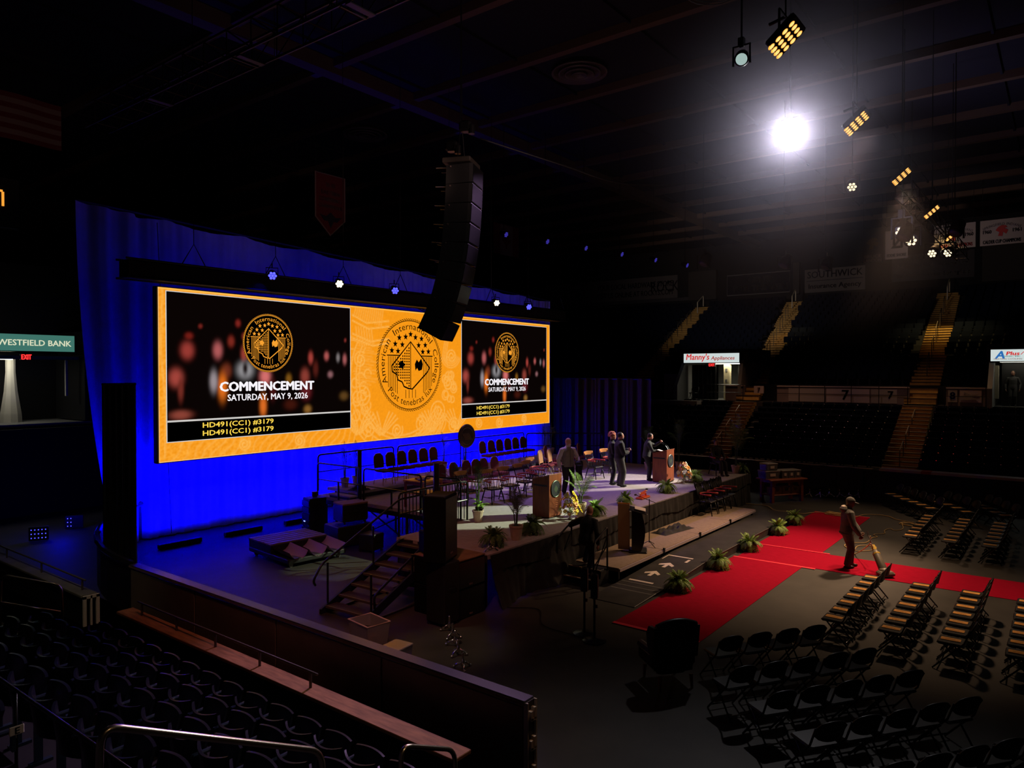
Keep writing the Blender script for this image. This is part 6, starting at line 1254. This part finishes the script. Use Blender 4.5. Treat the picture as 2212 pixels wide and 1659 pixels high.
for k, (dx, dz) in enumerate(((0, 1.0), (-.35, .55))):
    h = obj('chain_hoist', G().bbox((dx, .05, dz), (.30, .26, .26), .05).cyl((dx + .16, 0, dz - .2), .08, .2, 10), 'blackmetal', t)
wire('black cable running from the speaker hoist to the right', [(13.4, 11.3, 10.6), (15, 10, 10.1), (17, 9.2, 9.9), (20, 8, 10.4)], .02, 'black', z=10)
def truss(label, p0, p1, s=.45, seg=.9, m='duct'):
    a, b = V(p0), V(p1); t = thing('truss', label, 'truss', a); d = b - a; L = d.length; e = d.normalized(); side = e.cross(Z_).normalized() * s / 2; up = Z_ * s / 2
    cs = [side + up, side - up, -side - up, -side + up]
    for c in cs: obj('chord', G().tube([c, c + d], .025, 6), m, t)
    g = G(); n = int(L / seg)
    for i in range(n + 1):
        q = e * (i * seg)
        for k in range(4): g.tube([q + cs[k], q + cs[(k + 1) % 4]], .013, 4)
        if i < n:
            for k in (0, 2): g.tube([q + cs[k], q + e * seg + cs[(k + 1) % 4]], .013, 4)
    o = obj('lacing', g, m, t); o['kind'] = 'stuff'
    return t
truss('ladder-like roof truss running away at upper left', (7.3, 6.5, 10.7), (7.3, 17.5, 10.7), .5, .75, mat('dull_truss', (.05, .038, .032), .45, .5))
for i, y in enumerate((8.5, 11.4, 14.6)):
    t = thing('truss_plate', f'{ORD[i]} pale cross plate from the near end on the upper left truss', 'plate', (7.3, y, 10.42)); obj('plate', G().box((0, 0, 0), (.5, .12, .02)), 'duct', t); obj('plate_edge', G().box((0, .16, 0), (.5, .03, .02)), 'duct', t)
truss('lighting truss over the floor carrying amber blinders at right', (24.0, 3.9, 10.35), (39, 3.9, 10.35), .45, 1.2, 'black')
al = glow('amber_blinder', (1, .40, .06), 1.5); alc = glow('amber_core', (1, .55, .17), 1.5)
for i, x in enumerate((11.28, 15.93, 20.92, 26.1, 31.04)):
    t = thing('blinder_light', f'amber multi cell blinder light on the right truss, {ORD[i]} from the camera', 'stage light', (x, 3.45, 10.0), 0); n4 = 4
    RB = M(((1, 0, 0), (0, .76, .65), (0, -.65, .76)))
    obj('housing', G().bbox((.0, 0, .06), (.54, .54, .10), .02, r=RB), 'black', t)
    for a in range(4):
        for b in range(4): c = RB @ V((-.192 + .128 * a, -.192 + .128 * b, .0)); ce = obj('cell', G().ell(c, .062, .062, .010, 14, 4, RB), al, t); obj('cell_core', G().ell(c - RB @ V((0, 0, .008)),   .038, .038, .008, 12, 4, RB), alc, ce)
    obj('yoke', G().tube([(.3, 0, .05), (.3, 0, .35), (-.3, 0, .35), (-.3, 0, .05)], .02, 5).tube([(0, 0, .35), (0, .25, .3)], .025, 5).tube([(0, 0, .35), (0, 0, 6.3)], .012, 4), 'blackmetal', t)
# the big bright lamp and the smaller white ones
bright = glow('spot_arc', (1, .97, .92), 60)
LP = V((17.24, 5.16, 10.5)); dl = (V((0, 0, CAM_H)) - LP).normalized()
def head(label, P, r, m, aim, n=1):
    d = (V(aim) - V(P)).normalized(); Rm = d.to_track_quat('Z', 'Y').to_matrix(); t = thing('moving_head', label, 'stage light', P)
    obj('barrel', G().lathe([(r * .6, -r * 3.2), (r * 1.2, -r * 2.6), (r * 1.3, -.02), (r * 1.15, .0)], 16, (0, 0, 0), Rm), 'black', t, smooth=True)
    if n == 1: obj('lens', G().ell((0, 0, 0), r, r, r * .25, 16, 6, Rm), m, t)
    else:
        for i in range(7): a = i * pi / 3; q = V((0, 0, 0)) if i == 6 else V((r * .66 * cos(a), r * .66 * sin(a), 0)); obj('lens', G().ell(Rm @ q, r * .3, r * .3, r * .15, 8, 5, Rm), m, t)
    obj('yoke', G().tube([(0, r * 1.5, -r), (0, r * 1.5, r * 2.4), (0, -r * 1.5, r * 2.4), (0, -r * 1.5, -r)], r * .2, 5), 'blackmetal', t); obj('clamp', G().box((0, 0, r * 3), (r, r, r * 1.4)), 'blackmetal', t); obj('drop_rod', G().tube([(0, 0, r * 3.5), (0, 0, 16.3 - P[2])], .018, 5), 'blackmetal', t)
    return t
head('very bright white spotlight pointed at the camera, upper right', LP, .14, bright, (0, 0, CAM_H))
head('pale bluish lamp lens above and left of the very bright spotlight', (12.68, 4.64, 10.5), .10, mat('pale_lens', (.5, .65, .62), .2, emit=(.45, .62, .58), es=.75), (4, 2, 5))
for i, (p, r, lab) in enumerate(((V((23.38, 5.18, 10.5)), .14, 'below the third amber blinder'), (V((32.12, 5.28, 10.5)), .24, 'left one of the pair beside the number 2 banner'), (V((34.39, 5.30, 10.5)), .24, 'right one of the pair beside the number 2 banner'), (V((38.0, 5.0, 10.4)), .2, 'low one beneath the championship banners'), (V((39.0, 4.5, 10.5)), .2, 'small tilted one under the championship banners'))):
    head('warm white seven lens moving light, ' + lab, p, r, glow('warm_lens', (1, .8, .52), 1.6) if i == 0 else bpy.data.materials['warm_lens'], p + V((-1, -.2 + .15 * i, -.55)), 7)
for i, (p, lab) in enumerate((((29.7, 12.5, 9.6), 'dark purple tinted moving light under the roof left of the bright spotlight'), ((31, 9.5, 9.4), 'dark moving light hanging right of the purple tinted one'), ((33.9, 8.6, 9.6), 'dark moving light hanging below the bright spotlight'), ((27, 4.4, 9.4), 'dark moving light below the truss by the third blinder'), ((29.5, 3.2, 9.8), 'dark moving light beyond the third blinder'))):
    head(lab, p, .18, 'duct', V(p) + V((-.5, .3, -1)))
for i in range(6):
    t = par((26 + 2.15 * i, 20.5 - .8 * i, 11.3 - .1 * i), .4, glow('dim_blue_led', (.04, .03, .35), .8) if i == 0 else bpy.data.materials['dim_blue_led'], f'{ORD[i]} dim blue lamp from the left, high row over the right drape'); obj('drop_rod', G().tube([(0, 0, .33), (0, 0, 5 + .1 * i)], .016, 5), 'blackmetal', t)
# cable bundle under the ceiling, top right of centre
t = thing('cable_bundle', 'slack bundle of grey cables looping under the ceiling at the top edge', 'cable')
for i in range(7):
    o = wire('', [(12.3, 8.9 - .1 * i, 16.2), (12.7, 8.6, 14.6), (13.2, 8.3, 13.9 - .05 * i), (14.2, 7.4 - .05 * i, 13.75 - .03 * i), (15.3, 6.6, 13.55 - .07 * i), (16.2, 5.9, 13.8 - .02 * i), (16.6, 5.7, 16.2)], .014, mat('grey_cable', (.10, .09, .085), .6) if i == 0 else bpy.data.materials['grey_cable'], 'strand')
    del o['label'], o['category']; o.parent = t
# thin haze sphere added in place of lens glow around the bright spotlight
hm = bpy.data.materials.new('lamp_glow_haze'); hm.use_nodes = True; nt = hm.node_tree; nt.nodes.clear()
out = nt.nodes.new('ShaderNodeOutputMaterial'); vsn = nt.nodes.new('ShaderNodeVolumeScatter');  vsn.inputs['Color'].default_value = (.82, .80, 1, 1); vsn.inputs['Anisotropy'].default_value = .35
nt.links.new(vsn.outputs[0], out.inputs['Volume'])
tcn = nt.nodes.new('ShaderNodeTexCoord'); ln = nt.nodes.new('ShaderNodeVectorMath'); ln.operation = 'LENGTH'; mr = nt.nodes.new('ShaderNodeMapRange')
for k_, v_ in zip(('From Min', 'From Max', 'To Min', 'To Max'), (0, 5.4, 1, 0)): mr.inputs[k_].default_value = v_
pw = nt.nodes.new('ShaderNodeMath'); pw.operation = 'POWER'; pw.inputs[1].default_value = 1.6; ml = nt.nodes.new('ShaderNodeMath'); ml.operation = 'MULTIPLY'; ml.inputs[1].default_value = .075
nt.links.new(tcn.outputs['Object'], ln.inputs[0]); nt.links.new(ln.outputs['Value'], mr.inputs['Value']); nt.links.new(mr.outputs[0], pw.inputs[0]); nt.links.new(pw.outputs[0], ml.inputs[0]); nt.links.new(ml.outputs[0], vsn.inputs['Density'])
hz_ = obj('lamp_glow_haze', G().ell((0, 0, 0), 5.4, 5.4, 5.4, 32, 20), hm, None, LP); hz_['kind'] = 'stuff'; hz_['label'] = 'added haze sphere giving the glow around the bright white spotlight'; hz_['category'] = 'haze'
lamp('SPOT', 'bright_spot_beam', LP + dl * .12, (0, 0, CAM_H), 1600, (1, .94, 1), .12, 96, 1)
